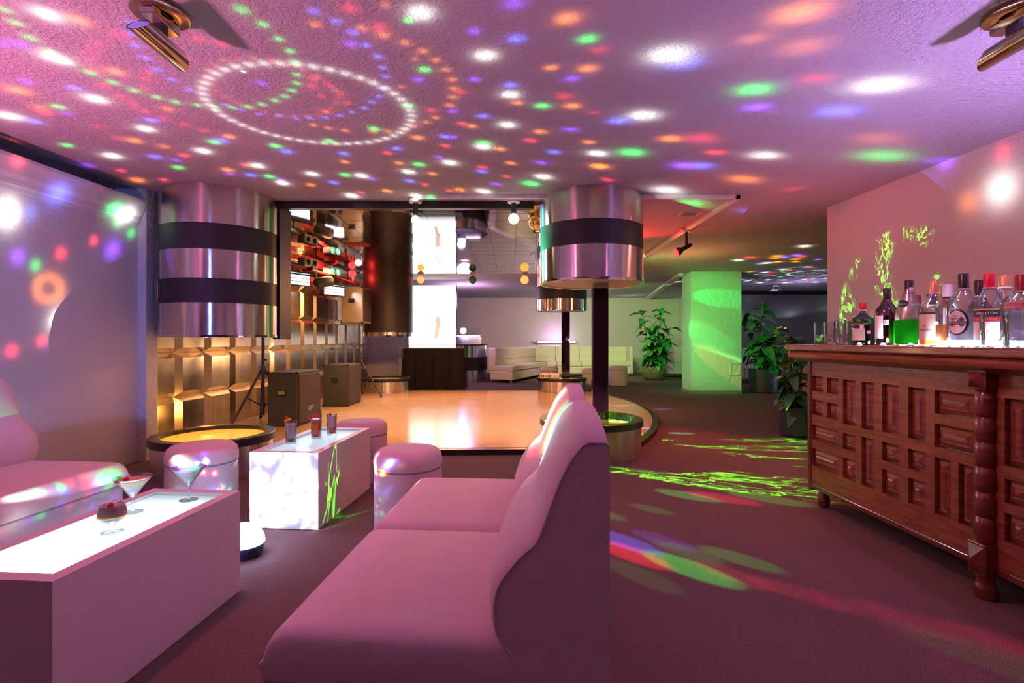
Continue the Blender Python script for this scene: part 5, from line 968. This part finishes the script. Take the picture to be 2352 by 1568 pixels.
# steel counter behind the screen
t = thing('steel_counter', 'curved steel and black counter with a lit glass shelf behind the screen', 'counter', (-1.62, 13.9, 0), 0)
for (a, b, mt, nm) in ((0, .32, 'brushed_steel', 'steel_band'), (.32, .66, 'black_laminate', 'black_band'), (.66, .96, 'brushed_steel', 'steel_band')): obj(nm, LT([(.95, a), (.95, b)], 48, cap0=False, cap1=False), mt, t, smooth=True)
obj('counter_top', LT([(.97, .96), (.97, .99), (.001, .99)], 48), 'black_laminate', t)
obj('glass_shelf', BX(-.3, .78, -.50, -.49, 1.02, 1.42), 'table_glass', t); obj('shelf_back', BX(.2, .80, -.2, -.18, .99, 1.18), 'brushed_steel', t)
obj('led_strip', BX(-.3, .78, -.55, -.52, 1.20, 1.225), 'led_purple', t)
lamp('POINT', 'led_strip_light', (-1.3, 13.2, 1.35), 10, (.75, .5, 1.0), .1)
t = thing('display_stand', 'grey upright display stand near the far left drum', 'stand', (-2.70, 12.6, 0), R(10))
obj('upright', BX(-.10, .12, 0, .05, .02, .93, .01), 'white_plastic', t); obj('sign_panel', BX(-.02, .20, -.02, .02, .93, 1.17, .006), 'white_plastic', t, rot=(R(-8), 0, 0)); obj('foot', BX(-.16, .18, -.12, .16, 0, .02), 'black_metal', t)

# ------------------------------------------------------------------ far lounge seating
cs = thing('corner_sofa', 'long cream leather corner sofa against the far wall', 'sofa', (0, 0, 0))
path = [(-.60, 13.30), (.62, 16.25), (3.60, 16.25)]
def seg_boxes(p, q, trim0=0, trim1=0):
    d = Vector((q[0] - p[0], q[1] - p[1], 0)); L_ = d.length; a = math.atan2(d.y, d.x)
    npc = max(1, round(L_ / .8))
    for k in range(npc):
        s0 = L_ * k / npc + .004; s1 = L_ * (k + 1) / npc - .004
        ox, oy = p[0], p[1]
        for nm, b in (('seat_base', (s0, s1, -.66, -.02, .07, .30)), ('seat_cushion', (s0, s1, -.68, -.16, .30, .44)), ('backrest', (s0, s1, -.18, .02, .30, .90)), ('back_panel', (s0, s1, -.195, -.17, .60, .88))):
            obj(nm, BX(*b, .025 if nm != 'back_panel' else .008), 'cream_leather', cs, loc=(ox, oy, 0), rot=(0, 0, a))
    for s in (.06, L_ - .06):
        for y in (-.60, -.05): obj('foot', BX(s - .025, s + .025, y - .025, y + .025, 0, .07), 'stalk', cs, loc=(p[0], p[1], 0), rot=(0, 0, a))
seg_boxes(path[0], path[1]); seg_boxes(path[1], path[2])
obj('end_arm', BX(2.98, 3.06, -.70, .02, .07, .90, .02), 'cream_leather', cs, loc=(path[1][0], path[1][1], 0))
t = thing('led_bar', 'slim purple white light bar above the cream sofa', 'light', (.86, 17.13, 1.02), 0)
obj('housing', BX(0, 1.27, 0, .06, -.04, .045), 'black_metal', t); obj('tube', BX(.01, 1.26, -.012, 0, -.02, .04), 'led_purple', t); obj('cable', TB([(.05, 0, -.03), (-.05, -.03, -.06), (-.25, -.05, .02)], .01), 'black_plastic', t)
lamp('POINT', 'led_bar_light', (1.5, 16.75, 1.2), 14, (.85, .45, 1.0), .1)
def armchair(label, loc, rz):
    t = thing('armchair', label, 'armchair', loc, rz, 'pale armchairs at the back')
    obj('seat', BX(-.26, .26, -.35, .25, .10, .42, .03), 'cream_leather', t); obj('backrest', BX(-.38, .38, .22, .40, .10, .90, .04), 'cream_leather', t)
    for s in (-1, 1): obj('arm', BX(s * .32 - .06, s * .32 + .06, -.38, .26, .10, .62, .02), 'cream_leather', t)
    for sx in (-.3, .3):
        for sy in (-.3, .3): obj('foot', BX(sx - .025, sx + .025, sy - .025, sy + .025, 0, .10), 'stalk', t)
armchair('pale armchair between the far plant and the column', (4.88, 15.4, 0), R(-15)); armchair('pale armchair behind the bar end plant', (5.55, 9.4, 0), R(70)); armchair('pale armchair behind the dark potted plant', (6.3, 13.2, 0), R(-30))

# ------------------------------------------------------------------ plants
def leaf_mesh(name, L_, w_, droop, mat):
    bm = bmesh.new(); N = 6; rows = []
    for i in range(N + 1):
        u = i / N; ww = w_ * (math.sin(math.pi * min(1, u * .92 + .06)) ** .8) * (1 - .25 * u); z = -droop * u * u * L_
        rows.append([bm.verts.new((u * L_ * (1 - .25 * droop * u), s * ww, z + abs(s) * .22 * ww)) for s in (-1, -.5, 0, .5, 1)])
    for A, B in zip(rows, rows[1:]):
        for k in range(4): bm.faces.new((A[k], A[k + 1], B[k + 1], B[k]))
    me = bpy.data.meshes.new(name); bm.to_mesh(me); bm.free(); me.materials.append(M(mat)); me.shade_smooth(); return me
LF = [leaf_mesh('leaf', .34, .105, .55, 'leaf_green'), leaf_mesh('leaf', .31, .095, .85, 'leaf_green'), leaf_mesh('leaf', .28, .09, .35, 'leaf_pale')]
def plant(label, loc, stems, pot, leaf_scale, seed, count):
    t = thing('potted_plant', label, 'plant', loc, 0, 'leafy plants in pots'); r = random.Random(seed)
    pr_, pm = pot; obj('pot', LT(pr_, 32), pm, t, smooth=True); top = pr_[-1][1] - .03; obj('soil', LT([(pr_[-1][0] * .95, top), (.001, top + .01)], 24, cap0=False), 'soil', t)
    for si, (dx, dy, hh) in enumerate(stems):
        pts = [(dx * (.25 + .75 * (k / 6) ** 1.3), dy * (.25 + .75 * (k / 6) ** 1.3), top + (hh - top) * k / 6) for k in range(7)]
        obj('stem', TB(pts, .014, 6, .007), 'stem_green', t)
        n_ = max(3, int(count * hh / sum(s[2] for s in stems)))
        for k in range(n_):
            u = .12 + .86 * (k + .5) / n_; i0 = min(5, int(u * 6)); f_ = u * 6 - i0
            p = Vector(pts[i0]).lerp(Vector(pts[i0 + 1]), f_); a = k * 2.4 + si * 1.1 + r.uniform(-.4, .4); s = leaf_scale * r.uniform(.75, 1.15) * (1.08 - .35 * max(0, u - .6))
            o = bpy.data.objects.new('leaf', r.choice(LF)); COL.objects.link(o); o.parent = t; o.location = p
            o.rotation_euler = (r.uniform(-.35, .35), R(r.uniform(-42, 22)), a); o.scale = (s, s, s)
    return t
plant('tall leafy plant in a brown round pot left of the green column', (3.91, 14.1, 0), [(-.35, 0, 1.95), (.22, .05, 2.02), (-.05, -.15, 1.55), (.42, -.1, 1.45), (-.25, -.25, 1.15), (.20, -.28, 1.1)], ([(.20, 0), (.28, .06), (.32, .20), (.31, .30), (.27, .36)], 'pot_clay'), 1.05, 11, 120)
plant('leafy plant in a dark purple pot right of the green column', (5.28, 10.75, 0), [(-.28, 0, 1.72), (.0, .05, 1.92), (.30, -.05, 1.35), (.55, 0, 1.20), (-.1, -.2, 1.15), (.2, -.25, .95), (-.25, -.2, .90)], ([(.24, 0), (.27, .03), (.29, .40), (.30, .50)], 'pot_dark'), 1.08, 12, 110)
plant('leafy plant half hidden behind the left end of the bar', (3.30, 5.95, 0), [(-.12, -.05, .98), (-.05, .1, 1.30), (-.22, -.12, .72), (.1, 0, 1.1), (-.12, -.18, .55)], ([(.15, 0), (.17, .02), (.18, .28), (.19, .34)], 'pot_dark'), .72, 13, 60)
# small ivy at the foot of the far plant
t = bpy.data.objects['potted_plant']; bm = bmesh.new(); r = random.Random(4)
for k in range(140):
    a = r.uniform(0, 6.28); q = r.uniform(.12, .38); c = Vector((q * math.cos(a), q * math.sin(a), r.uniform(.34, .62) - q * .5)); s = r.uniform(.018, .032)
    mt = Euler((r.uniform(-1, 1), r.uniform(-1, 1), a)).to_matrix()
    v = [bm.verts.new(c + mt @ Vector(p)) for p in ((0, 0, 0), (s, s * .8, 0), (s * 2.2, 0, .004), (s, -s * .8, 0))]; bm.faces.new(v)
iv = obj('ivy_leaves', bm, 'leaf_pale', t); iv['kind'] = 'stuff'
